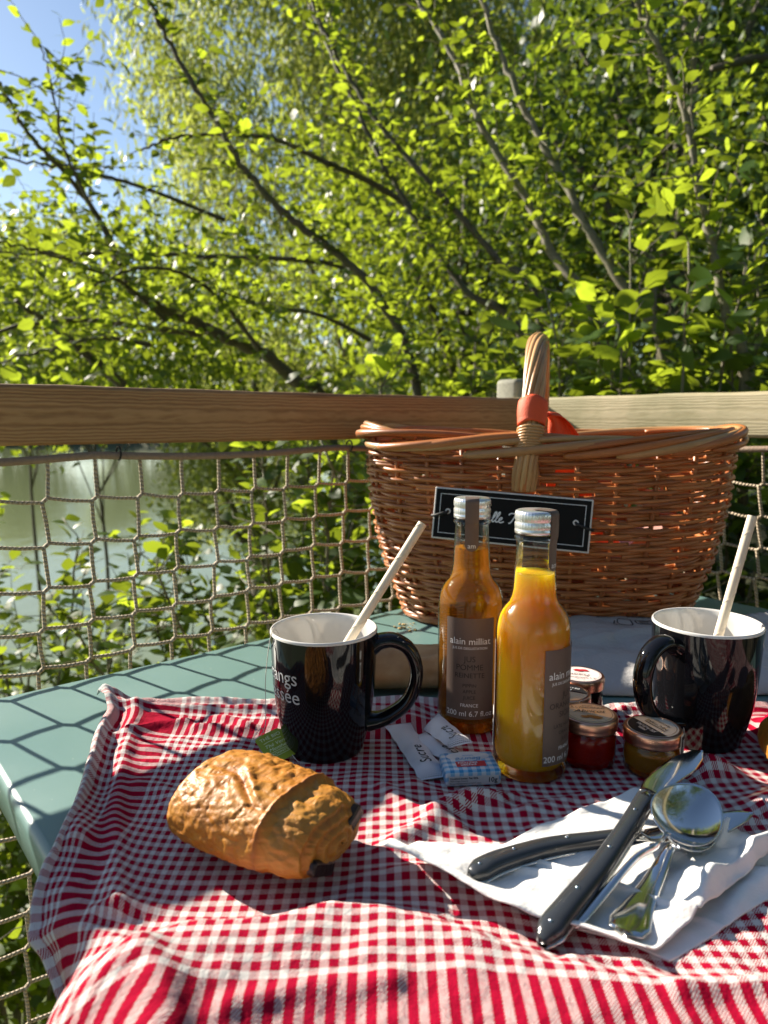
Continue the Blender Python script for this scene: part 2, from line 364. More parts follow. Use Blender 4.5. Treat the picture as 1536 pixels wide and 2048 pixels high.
def m_leaf(name, c0, c1, trans, tw=.5, gloss=.35, vein=False):
    t = NT(name); a = t.new('Attribute'); a.attribute_name = 'tint'; oi = t.new('ObjectInfo')
    f = t.math('FRACT', t.math('ADD', a.outputs['Fac'], oi.outputs['Random']))
    c = t.mix(c0, c1, f); n = t.tex(30, 3, vec=t.coord()); c = t.mix(c, tuple(x*.6 for x in c0), t.math('MULTIPLY', n.outputs[0], .35))
    tc = t.mix(trans, tuple(x*.22 for x in trans), t.math('POWER', f, .8))
    if vein:
        sp = t.new('SeparateXYZ'); t.l(t.coord(), sp.inputs[0]); ay = t.math('ABSOLUTE', sp.outputs[1])
        mid = t.math('LESS_THAN', ay, .018); sv = t.math('GREATER_THAN', t.math('SINE', t.math('MULTIPLY', t.math('SUBTRACT', sp.outputs[0], t.math('MULTIPLY', ay, .9)), 42.0)), .86)
        vn = t.math('MAXIMUM', mid, t.math('MULTIPLY', sv, .6)); c = t.mix(c, tuple(min(1, x*2.2) for x in c1), t.math('MULTIPLY', vn, .6)); tc = t.mix(tc, tuple(x*.35 for x in trans), t.math('MULTIPLY', vn, .7))
    t.col(c); t.set(Roughness=gloss, Specular_IOR_Level=.35); tl = t.new('BsdfTranslucent')
    t.l(tc, tl.inputs[0]); mx = t.new('MixShader'); mx.inputs[0].default_value = tw
    t.l(t.b.outputs[0], mx.inputs[1]); t.l(tl.outputs[0], mx.inputs[2]); t.l(mx.outputs[0], t.out.inputs[0]); return t.m
M['leaf'] = m_leaf('leaf_green', (.032, .075, .014), (.07, .125, .026), (.60, .76, .045), .50, .46)
M['leaf_near'] = m_leaf('leaf_veined', (.032, .075, .014), (.07, .125, .026), (.60, .76, .045), .50, .42, True)
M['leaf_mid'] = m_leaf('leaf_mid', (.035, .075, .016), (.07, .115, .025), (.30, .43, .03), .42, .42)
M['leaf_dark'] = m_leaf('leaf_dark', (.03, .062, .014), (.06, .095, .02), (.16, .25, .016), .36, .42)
M['leaf_willow'] = m_leaf('leaf_willow', (.12, .165, .04), (.18, .22, .06), (.66, .74, .13), .55, .5)
M['leaf_far'] = m_leaf('leaf_far', (.09, .13, .07), (.13, .16, .09), (.5, .6, .32), .55, .5)  # pale tone puts the haze over the far shore into the leaf colour
def m_water():
    t = NT('lake_water'); v = t.coord('Object', (1, .6, 1)); n = t.tex(1.1, 5, .6, vec=v); n2 = t.tex(7, 3, vec=v)
    t.col((.16, .19, .09)); t.set(Roughness=.08, IOR=1.33, Specular_IOR_Level=.6)
    t.bump(t.math('ADD', n.outputs[0], t.math('MULTIPLY', n2.outputs[0], .15)), .25, .06); return t.m
M['water'] = m_water()
def m_ground():
    t = NT('bank_soil'); n = t.tex(3, 6, .65, vec=t.coord()); t.col(t.ramp(n.outputs[0], [(.3, (.03, .035, .015)), (.6, (.07, .075, .03)), (.8, (.11, .09, .05))])); t.set(Roughness=.95)
    t.bump(n.outputs[0], .8, .05); return t.m
M['ground'] = m_ground()
# ---------------------------------------------------------------- lettering
def text2d(body, size, align='CENTER', shear=0.0, spacing=1.0, offset=0.0):
    cu = bpy.data.curves.new('t', 'FONT'); cu.body = body; cu.size = size; cu.align_x = align; cu.shear = shear; cu.space_character = spacing
    cu.offset = offset; cu.resolution_u = 3
    o = bpy.data.objects.new('t', cu); COL.objects.link(o)
    dg = bpy.context.evaluated_depsgraph_get(); me = bpy.data.meshes.new_from_object(o.evaluated_get(dg))
    V = [tuple(v.co) for v in me.vertices]; F = [tuple(p.vertices) for p in me.polygons]
    bpy.data.objects.remove(o); bpy.data.curves.remove(cu); bpy.data.meshes.remove(me); return V, F
def print_flat(lines, m, parent, fn, name='lettering'):
    """lines: (text, size, x, y, align, shear[, offset]); fn maps a flat point (x, y) to 3-D"""
    for L in lines:
        V, F = text2d(L[0], L[1], L[4] if len(L) > 4 else 'CENTER', L[5] if len(L) > 5 else 0, 1.0, L[6] if len(L) > 6 else 0)
        mk(name, [fn(x+L[2], y+L[3]) for x, y, _ in V], F, m, parent, False)
def ribbon2d(P, w):
    """flat stroke through 2-D points"""
    P = np.asarray(P, float); T = np.gradient(P, axis=0); T /= np.linalg.norm(T, axis=1)[:, None]+1e-9; N = np.stack([-T[:, 1], T[:, 0]], 1)
    L = P+N*w/2; R = P-N*w/2; n = len(P); return list(map(tuple, L))+list(map(tuple, R)), [(i, n+i, n+i+1, i+1) for i in range(n-1)]
def cyl(r, rot=0.0):
    return lambda x, y: (r*math.sin(x/r+rot), -r*math.cos(x/r+rot), y)
def patch(fn, x0, x1, y0, y1, nx=24, ny=4, rc=0.0):
    V = []; F = []
    for j in range(ny+1):
        for i in range(nx+1):
            V.append(fn(x0+(x1-x0)*i/nx, y0+(y1-y0)*j/ny))
    for j in range(ny):
        for i in range(nx):
            a = j*(nx+1)+i; F.append((a, a+1, a+nx+2, a+nx+1))
    return V, F
# ================================================================== setting
def terrain():
    xs = np.unique(np.concatenate([np.linspace(-700, -90, 12), np.linspace(-90, -6, 22), np.linspace(-6, 14, 64), np.linspace(14, 700, 18)]))
    ys = np.unique(np.concatenate([np.linspace(-300, -4, 10), np.linspace(-4, 26, 80), np.linspace(26, 120, 30), np.linspace(120, 900, 10)]))
    X, Y = np.meshgrid(xs, ys, indexing='ij')
    sm = lambda t: np.clip(t, 0, 1)**2*(3-2*np.clip(t, 0, 1))
    d = X-(-1.5+.05*np.clip(Y, -40, 60)+.5*vnoise(Y*.4, Y*0))
    near = sm(d/3.2)
    far = np.maximum(sm((Y-62-3*vnoise(X*.05, X*0))/8), sm((-95-X)/12))
    Z = -3.6+2.3*near+.25*fbm(X*.5, Y*.5, 0, 3)*near
    Z = np.maximum(Z, -3.6+2.6*far)
    V = np.stack([X, Y, Z], -1).reshape(-1, 3)
    props(mk('ground', V, grid_faces(len(xs), len(ys)), M['ground']), kind='structure')
    V = [(-690, -290, -2.4), (690, -290, -2.4), (690, 880, -2.4), (-690, 880, -2.4)]
    props(mk('water', V, [(0, 1, 2, 3)], M['water'], smooth=False), kind='structure')
terrain()
AZ = math.atan2(EU[1], EU[0])
def deck():
    o = bpy.data.objects.new('deck', None); COL.objects.link(o); props(o, kind='structure'); o.rotation_euler = (0, 0, AZ); o.location = (0, 0, -.78)
    b0 = None
    for i in range(17):
        V, F = box(-.8, 1.17, -1.2+i*.125, -1.2+i*.125+.119, 0, .03, .003)
        if i == 0: b0 = mk('plank', V, F, M['wood_grey'], o, False)
        V0 = None
        if i:
            p = bpy.data.objects.new('plank', b0.data); COL.objects.link(p); p.parent = o; p.location = (0, i*.125, 0)
    for k, (x, y) in enumerate([(-.6, .8), (1.1, .8), (1.1, -1.1), (-.6, -1.1)]):
        V, F = box(x-.08, x+.08, y-.08, y+.08, -1.7, -.003); mk('pile', V, F, M['wood_post'], o, False)
deck()
def table():
    u0, u1, n0, n1 = .1005, 1.09, .06, .779
    r = root('bistro_table', 'grey green metal table under the red checked cloth', 'table', tuple(un(.6, .42, -.75)), AZ)
    lx, ly = (u0-.6, u1-.6), (n0-.42, n1-.42)
    # folded steel top with rounded corners and a rolled lip
    def outline(ins, rc=.018, k=7):
        P = []
        for cx, cy, a in ((lx[1], ly[1], 0), (lx[0], ly[1], 90), (lx[0], ly[0], 180), (lx[1], ly[0], 270)):
            sx = 1 if a in (0, 270) else -1; sy = 1 if a in (0, 90) else -1
            for i in range(k):
                t = math.radians(a+90*i/(k-1)); rr = rc
                P.append((cx-sx*(rc+ins)+rr*math.cos(t)*max(0, 1-ins/rc*0), cy-sy*(rc+ins)+rr*math.sin(t)))
        return P
    rings = []
    for ins, z in ((.006, .750), (.0035, .7493), (.0015, .7478), (.0003, .7455), (0, .743), (0, .722), (.004, .7195), (.02, .7195)):
        rings.append([(x, y, z) for x, y in outline(ins)])
    n = len(rings[0]); V = sum(rings, []); F = [tuple(range(n))]
    for j in range(len(rings)-1):
        for i in range(n): F.append((j*n+i, (j+1)*n+i, (j+1)*n+(i+1) % n, j*n+(i+1) % n))
    o = mk('table_top', V, F, M['table'], r)
    for p in o.data.polygons: p.use_smooth = len(p.vertices) == 4
    for sx in lx:
        for sy in ly:
            x, y = sx*.66, sy*.70
            V, F = tube([(x, y, .71), (x*1.03, y*1.03, 0)], .014, 12); mk('leg', V, F, M['deck_metal'], r)
    return r
table()
def rail(name, label, mat, L, loc, rz, parts):
    r = root(name, label, 'rail', loc, rz)
    n = max(8, int(L/.05)); prof = []
    h, w, rc = .0355, .024, .006
    for cx, cy, a in ((w-rc, h-rc, 0), (-(w-rc), h-rc, 90), (-(w-rc), -(h-rc), 180), (w-rc, -(h-rc), 270)):
        for i in range(5):
            t = math.radians(a+90*i/4); prof.append((cx+rc*math.cos(t), cy+rc*math.sin(t)))
    V = []; k = len(prof); xs = np.linspace(0, L, n)
    for x in xs:
        wz = .0012*float(vnoise(np.array([x*5]), np.array([.3]), 0, 3)[0])
        for y, z in prof: V.append((x, y+wz, z+wz*1.2+(.0006*math.sin(x*37) if z > 0 else 0)))
    F = [tuple(map(int, f)) for f in grid_faces(n, k, True)]+[tuple(range(k)), tuple((n-1)*k+i for i in range(k-1, -1, -1))]
    mk('beam', V, F, mat, r); return r
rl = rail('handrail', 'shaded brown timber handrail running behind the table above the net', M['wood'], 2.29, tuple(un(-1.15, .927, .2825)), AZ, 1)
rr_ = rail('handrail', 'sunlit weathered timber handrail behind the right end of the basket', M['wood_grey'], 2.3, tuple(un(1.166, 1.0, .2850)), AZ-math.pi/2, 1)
def post(loc, label, h):
    r = root('corner_post', label, 'post', loc, AZ)
    V, F = box(-.03, .03, -.03, .03, 0, h, .010); mk('shaft', V, F, M['wood_post'], r); return r
post(tuple(un(1.205, 1.02, -2.0)), 'grey weathered post standing behind the corner of the two handrails', 2.362)
# ---- safety net
def rope_tube(P, R, sides=6):
    P = np.asarray(P, float); T, N, B = frames(P); L = np.concatenate([[0], np.cumsum(np.linalg.norm(np.diff(P, axis=0), axis=1))])
    V = []; UVS = []
    for i in range(len(P)):
        for k in range(sides+1):
            a = 2*math.pi*k/sides; V.append(P[i]+R*(N[i]*math.cos(a)+B[i]*math.sin(a))); UVS.append((L[i]/.0052*.628, k/sides*.628))
    return V, grid_faces(len(P), sides+1), UVS
def net(label, origin, du, u0, u1, zs, lean, seed, rowbase):
    """one knotted square net hanging in the plane through origin along du"""
    rg = np.random.default_rng(seed); r = root('safety_net', label, 'net', tuple(origin), 0)
    cs = np.arange(u0, u1, .0555); nz = len(zs); J = rg.normal(0, .0009, (nz, len(cs), 3)); nn = np.cross(du, EZ)
    def knot(j, i):
        z = zs[j]; u = cs[i]-(zs[0]-z)*lean
        return du*u + EZ*(z+.0035*math.sin(u*7+j)) + du*J[j, i, 0] + EZ*J[j, i, 1] + nn*(.004*math.sin(u*5+z*9)+J[j, i, 2]*.5)
    h = du*.0034+EZ*.0026
    for j in range(1, nz):
        P = []
        for i in range(len(cs)):
            k = knot(j, i)
            if P: P.append((P[-1]+k-h)/2 + EZ*(-.0012))
            P += [k-h, k-h*.35, k+h*.35, k+h]
        V, F, U = rope_tube(P, .00235); mk('rope', V, F, M['rope'], r, uv=U)
    for i in range(len(cs)):
        P = [knot(0, i)]
        for j in range(1, nz):
            k = knot(j, i); q = nn*.0012
            P += [(P[-1]*.5+(k+h)*.5)+du*.0008*math.sin(i*3+j), k+h+q, k+h*.35+q, k-h*.35+q, k-h+q]
        V, F, U = rope_tube(P, .00235); mk('rope', V, F, M['rope'], r, uv=U)
    uu = np.linspace(u0-.02, u1, int((u1-u0)/.02)); sag = -.006*np.abs(np.sin((uu+.08)*math.pi/.36))
    P = [du*u + EZ*(zs[0]+.002+s) for u, s in zip(uu, sag)]
    V, F, U = rope_tube(P, .0047, 8); mk('head_rope', V, F, M['rope_head'], r, uv=[(a*.6, b) for a, b in U])
    for k in range(int((u1-u0)/.36)+1):
        u = u0+.28+k*.36
        if u > u1-.05: continue
        q = du*u+EZ*(zs[0]+.004); V, F = tube([q+EZ*.0085*math.cos(a)+nn*.008*math.sin(a) for a in np.linspace(0, 2*math.pi, 13)[:-1]], .0013, 6, closed=True)
        mk('clip', V, F, M['black_cord'], r)
ZS = [.2325]+[.181-.0504*k for k in range(18)]
net('brown knotted rope net hung below the shaded handrail, seen over the whole left side', un(0, .9, 0), EU, -1.05, 1.12, ZS, .095, 2, 0)
net('brown knotted rope net hung below the sunlit handrail at the right edge', un(1.133, 0, 0), -EN, -.86, .9, ZS, -.02, 5, 0)
# ================================================================== plants
def leaf_template(kind):
    if kind == 'full':
        V = np.array([(0, 0, 0), (.3, 0, .035), (.65, 0, .02), (1, 0, -.10), (.16, .17, .045), (.42, .31, .05), (.74, .21, 0), (.16, -.17, .045), (.42, -.31, .05), (.74, -.21, 0)], float)
        F = np.array([(0, 1, 4), (4, 1, 5), (5, 1, 2), (5, 2, 6), (6, 2, 3), (0, 7, 1), (7, 8, 1), (8, 2, 1), (8, 9, 2), (9, 3, 2)])
    elif kind == 'narrow':
        V = np.array([(0, 0, 0), (.5, .10, .02), (1, 0, -.12), (.5, -.10, .02)], float); F = np.array([(0, 1, 3), (1, 2, 3)])
    else:
        V = np.array([(0, 0, 0), (.45, .27, .05), (1, 0, -.1), (.45, -.27, .05)], float); F = np.array([(0, 1, 3), (1, 2, 3)][::1]); F = np.array([(0, 3, 1), (1, 3, 2)])
    return V, F
def nrm(a): return a/(np.linalg.norm(a, axis=-1, keepdims=True)+1e-9)
def leaf_frames(D, up, rg, tilt):
    D = nrm(D); N = nrm(up+rg.normal(0, tilt, D.shape)); N = nrm(N-D*(N*D).sum(-1, keepdims=True)); S = np.cross(N, D); return D, S, N
def leaf_mesh(name, P, D, S, N, L, kind, m, parent, rg):
    T, F = leaf_template(kind); W = L*rg.uniform(.8, 1.15, len(L))
    V = P[:, None]+D[:, None]*(T[None, :, 0:1]*L[:, None, None])+S[:, None]*(T[None, :, 1:2]*W[:, None, None])+N[:, None]*(T[None, :, 2:3]*L[:, None, None])
    Fs = (F[None]+(np.arange(len(P))*len(T))[:, None, None]).reshape(-1, 3)
    o = mk(name, V.reshape(-1, 3), Fs, m, parent, True, attr=np.repeat(rg.uniform(0, 1, len(P)), len(T))); return o
def clear_of_place(P):
    """leaves that would grow into the deck, the table or the open sky between table and sun are not there"""
    u, n, z = P@EU, P@EN, P[:, 2]
    inside = (u < 1.25) & (n < 1.02) & (n > -3)
    t = np.maximum(z, 0)/SUNV.z; H = P-np.array(SUNV)[None]*t[:, None]; hu, hn = H@EU, H@EN
    lane = (z > 0) & (hu > -.45) & (hu < 1.42) & (hn > -.15) & (hn < 1.08)
    return ~(inside | lane)
LEAFM = {}
NEARM = {'leaf_green': 'leaf_near'}
def leaf_object_mesh(m, variant):
    key = (m.name, variant)
    if key not in LEAFM:
        T, F = leaf_template('full'); T = T.copy(); T[:, 2] *= (1, -.4, 1.8)[variant]; T[:, 1] *= (1, 1.15, .85)[variant]
        T[5:7, 2] += (.0, .04, -.03)[variant]
        me = bpy.data.meshes.new('leaf'); me.from_pydata(T.tolist(), [], F.tolist()); me.polygons.foreach_set('use_smooth', [True]*len(F)); me.materials.append(M[NEARM[m.name]] if m.name in NEARM else m)
        LEAFM[key] = me
    return LEAFM[key]
def shrub(name, label, cat, base, stems, m, bark, seed, gap=.07, tw=(.15, .42), lf=(.035, .065), sp=.034, start=.12, singles=120, up=.35, spread=.9, group=None, droop=.12, nsub=2, kind='full'):
    rg = np.random.default_rng(seed); base = np.asarray(base, float); r = root(name, label, cat, tuple(base), 0, group)
    LP, LD, LL = [], [], []; tb = MB()
    for pts, r0, r1 in stems:
        pts = np.asarray(pts, float)-base; P = spline(pts, max(14, len(pts)*7)); P += rg.normal(0, .006, P.shape)*np.linspace(0, 1, len(P))[:, None]
        V, F = tube(P, np.linspace(r0, r1, len(P))*(1+.08*np.sin(np.arange(len(P))*1.7)), 8); mk('stem', V, F, bark, r)
        T = nrm(np.gradient(P, axis=0)); seg = np.linalg.norm(np.diff(P, axis=0), axis=1); s = np.concatenate([[0], np.cumsum(seg)])
        for d in np.arange(s[-1]*start, s[-1], gap):
            i = min(np.searchsorted(s, d), len(P)-1); p0 = P[i]; q = rg.normal(0, 1, 3)*spread; dr = nrm(T[i]*.55+q+np.array([0, 0, up])); L = rg.uniform(*tw)*(1.15-.45*d/s[-1])
            t = np.linspace(0, 1, 5)[:, None]; tp = p0+dr*L*t+np.array([0, 0, -droop])*L*t**2+rg.normal(0, .012, (5, 3))*t
            Wp = tp+base
            if clear_of_place(Wp[-1:]).all() and clear_of_place(Wp[2:3]).all(): tb.add(*tube(tp, np.linspace(.0026, .0009, 5), 4, cap=False))
            nl = max(2, int(L/sp))
            for q_ in range(nl):
                f = (q_+.6)/nl; c = tp[0]+(dr*L*f)+np.array([0, 0, -droop])*L*f*f; side = nrm(np.cross(dr, np.array([0, 0, 1])))*(1 if q_ % 2 else -1)
                LP.append(c); LD.append(dr*.45+side*rg.uniform(.5, 1.1)+rg.normal(0, .28, 3)+np.array([0, 0, -.12])); LL.append(rg.uniform(*lf)*(1 if rg.random() > .12 else 1.35))
    LP, LD, LL = np.array(LP), np.array(LD), np.array(LL); ok = clear_of_place(LP+base)&clear_of_place(LP+base+nrm(LD)*LL[:, None]); LP, LD, LL = LP[ok], LD[ok], LL[ok]
    D, S, N = leaf_frames(LD, np.array([0, 0, 1.]), rg, .55)
    if tb.v: props(tb.build('twigs', bark, r), kind='stuff')
    Wd = LP+base-np.array([0, 0, CAM_H]); Yc = _c*Wd[:, 1]-_s*Wd[:, 2]; Zc = _s*Wd[:, 1]+_c*Wd[:, 2]; px = 768+FPX*Wd[:, 0]/Yc; py = 1024-FPX*Zc/Yc
    score = np.where((Yc > .3) & (px > 0) & (px < 1536) & (py > 0) & (py < 2048), LL/np.maximum(Yc, .1), 0); order = np.argsort(-score); near = order[:singles][score[order[:singles]] > 0]; rest = np.setdiff1d(np.arange(len(LP)), near)
    for i in near:
        o = bpy.data.objects.new('leaf', leaf_object_mesh(m, int(rg.integers(3)))); COL.objects.link(o); o.parent = r
        o.matrix_local = Matrix(((D[i][0]*LL[i], S[i][0]*LL[i], N[i][0]*LL[i], LP[i][0]), (D[i][1]*LL[i], S[i][1]*LL[i], N[i][1]*LL[i], LP[i][1]), (D[i][2]*LL[i], S[i][2]*LL[i], N[i][2]*LL[i], LP[i][2]), (0, 0, 0, 1)))
    if len(rest): props(leaf_mesh('foliage', LP[rest], D[rest], S[rest], N[rest], LL[rest], kind, m, r, rg), kind='stuff')
    return r
def path(pts, y0, y1):
    """stem points: picture directions set at their own real distances"""
    k = len(pts); return [atY(x, y, y0+(y1-y0)*i/(k-1)) for i, (x, y) in enumerate(pts)]
def grounded(P, gx, gy, z=-1.9): return [np.array([gx, gy, z]), (np.array([gx, gy, z])+P[0])/2+np.array([.02, .05, 0])]+P
bA = (1.05, 3.0, -1.9)
sA = [(grounded(path([(1200, 700), (1100, 500), (1045, 390), (950, 230), (905, 110), (835, 0), (790, -90)], 2.7, 3.3), 1.1, 2.95), .024, .007),
      (grounded(path([(1340, 760), (1225, 540), (1155, 420), (1110, 330), (1040, 200), (985, 60), (940, -90)], 2.5, 2.9), 1.3, 2.8), .024, .008),
      (grounded(path([(1490, 780), (1455, 640), (1430, 520), (1400, 400), (1382, 270), (1390, 130), (1385, -80)], 2.1, 2.3), 1.25, 2.3), .019, .007),
      (path([(1400, 400), (1375, 250), (1340, 140), (1285, 20), (1270, -60)], 2.2, 2.3), .011, .005),
      (grounded(path([(1310, 600), (1285, 500), (1240, 380), (1225, 300)], 2.9, 2.9), 1.35, 2.9), .012, .004)]
shrub('shrub', 'tall many stemmed shrub right of the basket handle with bright leaves', 'shrub', bA, sA, M['leaf'], M['bark'], 11, gap=.036, singles=295, tw=(.14, .42), start=.22, lf=(.032, .062), sp=.034)
bB = (.55, 3.6, -1.9)
sB = [(grounded(path([(1080, 640), (988, 510), (868, 375), (768, 260), (690, 140), (630, 20), (600, -60)], 3.4, 3.9), .8, 3.5), .022, .007),
      (grounded(path([(1050, 700), (930, 580), (850, 470), (768, 330), (700, 190), (625, 20), (600, -60)], 3.6, 4.4), .75, 3.6), .024, .008),
      (grounded(path([(830, 760), (760, 600), (690, 520), (600, 450), (530, 390), (460, 290), (370, 140), (310, 30), (280, -40)], 3.2, 2.9), .45, 3.3), .024, .006)]
shrub('shrub', 'leaning shrub in the middle whose stems cross the sky above the rail', 'shrub', bB, sB, M['leaf'], M['bark_dark'], 12, gap=.040, singles=280, start=.2, lf=(.034, .062), tw=(.16, .45), sp=.034)
bC = (.1, 4.6, -2.0)
sC = [(grounded(path([(640, 800), (600, 770), (530, 710), (450, 675), (390, 645), (320, 615), (265, 590)], 4.4, 3.6), .05, 4.5), .05, .02),
      (path([(450, 675), (330, 660), (150, 640), (0, 662), (-80, 670)], 4.0, 3.4), .02, .006),
      (path([(760, 590), (700, 540), (600, 520), (350, 510), (0, 505), (-70, 500)], 4.3, 3.2), .018, .006),
      (path([(860, 440), (768, 380), (690, 340), (620, 310), (540, 275), (450, 270), (350, 275), (280, 300)], 4.2, 3.6), .02, .005),
      (path([(265, 590), (215, 470), (150, 370), (60, 270), (0, 170), (-40, 90)], 3.6, 3.0), .016, .004),
      (path([(450, 440), (300, 380), (200, 350), (110, 330), (0, 315)], 3.9, 3.2), .012, .004),
      (path([(245, 770), (210, 740), (155, 695), (90, 640), (30, 600)], 3.8, 3.4), .03, .01),
      (path([(330, 640), (250, 570), (160, 530), (70, 500), (-20, 480)], 3.5, 2.8), .012, .003),
      (path([(300, 690), (200, 675), (100, 700), (-20, 725)], 3.4, 2.7), .012, .003),
      (path([(520, 700), (440, 600), (360, 545), (260, 540), (180, 580)], 3.7, 3.0), .014, .003),
      (path([(740, 680), (640, 630), (520, 610), (420, 570)], 3.9, 3.3), .014, .003),
      (path([(190, 430), (130, 300), (110, 200), (80, 90)], 3.3, 3.1), .009, .003)]
shrub('tree', 'dark limbed waterside tree at left whose branches reach over the lake', 'tree', bC, sC, M['leaf'], M['bark_dark'], 13, gap=.042, singles=295, start=.08, spread=1.0, lf=(.038, .068), tw=(.16, .5), sp=.036)
# low growth behind the net
def low(label, base, dirs, seed, m=M['leaf'], singles=90, lift=.28, **kw):
    b = np.array(base, float); rg = np.random.default_rng(seed); st = []
    dirs = [(a, b, c+lift) for a, b, c in dirs]; dirs += [tuple(np.array(dirs[int(rg.integers(len(dirs)))])*rg.uniform(.6, 1.0)+rg.normal(0, .2, 3)*np.array([1, 1, .4])) for _ in range(16)]
    for dx, dy, dz in dirs:
        e = b+np.array([dx, dy, dz]); mid = (b+e)/2+rg.normal(0, .05, 3)+np.array([0, 0, .1]); st.append(([b+rg.normal(0, .02, 3), mid, e], .011, .003))
    a = dict(gap=.022, tw=(.12, .34), lf=(.04, .075), start=.25, up=.45); a.update(kw)
    shrub('bush', label, 'bush', tuple(b), st, m, M['bark'], seed, singles=singles, **a)
low('low leafy bush behind the net just left of the black mug', (-.25, 2.1, -1.9), [(-.35, -.25, 1.5), (-.1, -.05, 1.75), (.1, -.2, 1.85), (.25, .1, 2.0), (-.5, .1, 1.35), (0, .3, 1.9)], 21, singles=170)
low('low sunlit bush behind the net under the shaded handrail, close to the basket', (.35, 2.5, -1.8), [(-.2, -.2, 1.7), (.1, -.1, 1.9), (.3, 0, 2.0), (-.4, .1, 1.8), (0, .3, 2.1)], 22, singles=170)
low('sparse bush over the water seen through the leftmost squares of the net', (-1.35, 2.3, -2.3), [(-.3, -.2, 1.6), (.1, -.3, 1.75), (.35, 0, 1.9), (-.1, .2, 1.9)], 23, singles=160, gap=.04)
low('leafy bush under the table end at the bottom left corner', (-1.05, 1.05, -1.9), [(-.15, -.3, .9), (.05, .0, 1.3), (-.2, .2, 1.45), (.1, -.35, .8), (-.35, -.1, 1.0), (.15, .15, 1.2)], 24, singles=170)
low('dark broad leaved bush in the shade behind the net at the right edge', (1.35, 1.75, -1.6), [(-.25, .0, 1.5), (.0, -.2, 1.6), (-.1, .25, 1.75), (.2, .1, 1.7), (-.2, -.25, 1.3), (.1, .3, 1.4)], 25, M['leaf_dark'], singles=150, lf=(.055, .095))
low('big leaved bush rising over the handrails at the corner post', (.75, 2.15, -1.7), [(-.1, -.15, 1.95), (.12, -.05, 2.2), (.3, .0, 2.15), (-.25, .1, 2.1), (.05, .25, 2.3)], 26, M['leaf'], singles=170, lf=(.055, .10), gap=.055)
# larger trees farther back
def crown_tree(label, cat, base, h, rad, nclump, nleaf, size, kind, m, seed, trunk=.16, zlo=.2, group=None, hang=0.0, lean=(0, 0), name='tree'):
    rg = np.random.default_rng(seed); r = root(name, label, cat, base, 0, group); top = np.array([lean[0], lean[1], h*.8])
    P = spline([(0, 0, -.3), top*.35+rg.normal(0, .1, 3)*h*.1, top*.7, top], 12); V, F = tube(P, np.linspace(trunk, trunk*.2, 12), 9); mk('trunk', V, F, M['bark_dark'], r)
    C = []
    while len(C) < nclump:
        q = rg.uniform(-1, 1, 3)
        if q@q > 1: continue
        C.append(np.array([q[0]*rad+lean[0]*.6, q[1]*rad+lean[1]*.6, h*(zlo+(1-zlo)*(q[2]*.5+.5))]))
    C = np.array(C)
    for c in C[:: max(1, nclump//14)]:
        s = P[int(np.clip(c[2]/h*11-2, 1, 10))]; V, F = tube(spline([s, (s+c)/2+np.array([0, 0, .12*h*.3]), c], 8), np.linspace(trunk*.35, trunk*.06, 8), 5); mk('limb', V, F, M['bark_dark'], r)
    idx = rg.integers(0, len(C), nleaf); off = rg.normal(0, 1, (nleaf, 3)); off /= np.maximum(1, np.linalg.norm(off, axis=1)/1.6)[:, None]
    cs = rg.uniform(.5, 1.25, len(C))[idx][:, None]*rad*.24; P = C[idx]+off*cs
    if hang: P[:, 2] -= np.abs(rg.normal(0, 1, nleaf))*hang
    ok = clear_of_place(P+np.array(base)); P = P[ok]; D = nrm(rg.normal(0, 1, P.shape)+np.array([0, 0, -.5-1.2*(hang > 0)])); D, S, N = leaf_frames(D, np.array([0, 0, 1.]), rg, .8)
    props(leaf_mesh('crown', P, D, S, N, rg.uniform(.7, 1.3, len(P))*size, kind, m, r, rg), kind='stuff'); return r
crown_tree('pale feathery willow in the middle distance behind the leaning shrub', 'tree', (-.6, 13.5, -2.2), 12.5, 3.4, 110, 70000, .19, 'narrow', M['leaf_willow'], 31, hang=.5)
crown_tree('pale willow behind the basket handle, lit from the lake side', 'tree', (3.2, 15.5, -1.8), 13.5, 3.6, 110, 55000, .20, 'narrow', M['leaf_willow'], 32, hang=.5)
crown_tree('bushy green tree behind the tall shrub right of the handle', 'tree', (2.6, 6.6, -1.6), 6.8, 1.7, 60, 13000, .10, 'lite', M['leaf_mid'], 33, zlo=.08)
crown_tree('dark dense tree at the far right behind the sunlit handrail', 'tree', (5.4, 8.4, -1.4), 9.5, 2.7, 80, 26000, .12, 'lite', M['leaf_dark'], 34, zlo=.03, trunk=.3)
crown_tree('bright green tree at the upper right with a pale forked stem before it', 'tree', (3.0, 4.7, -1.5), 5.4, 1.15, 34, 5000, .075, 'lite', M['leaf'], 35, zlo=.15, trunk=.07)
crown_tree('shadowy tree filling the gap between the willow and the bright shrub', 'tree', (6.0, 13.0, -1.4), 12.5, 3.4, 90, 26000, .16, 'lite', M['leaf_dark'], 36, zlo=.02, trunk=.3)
crown_tree('low spreading tree on the bank behind the leaning shrub', 'tree', (.9, 8.2, -1.9), 6.0, 2.0, 80, 17000, .095, 'lite', M['leaf'], 37, zlo=.1)
crown_tree('low shore tree left of the middle, standing where the bank meets the lake', 'tree', (-1.7, 9.5, -2.2), 3.9, 1.3, 40, 8000, .09, 'lite', M['leaf_willow'], 38, zlo=.12)
crown_tree('unseen tall tree added behind the viewer for the mugs to reflect', 'tree', (-2.6, -5.2, -1.4), 8.5, 2.9, 60, 14000, .16, 'lite', M['leaf_dark'], 41, zlo=.1, trunk=.2)  # added out of view so the mugs mirror foliage, not open sky
crown_tree('unseen broad tree added behind the viewer, right of the deck, for reflections', 'tree', (2.8, -5.0, -1.4), 9.0, 3.2, 60, 15000, .16, 'lite', M['leaf_dark'], 42, zlo=.06, trunk=.24)  # added unseen to screen the sky and give the steel dark reflections
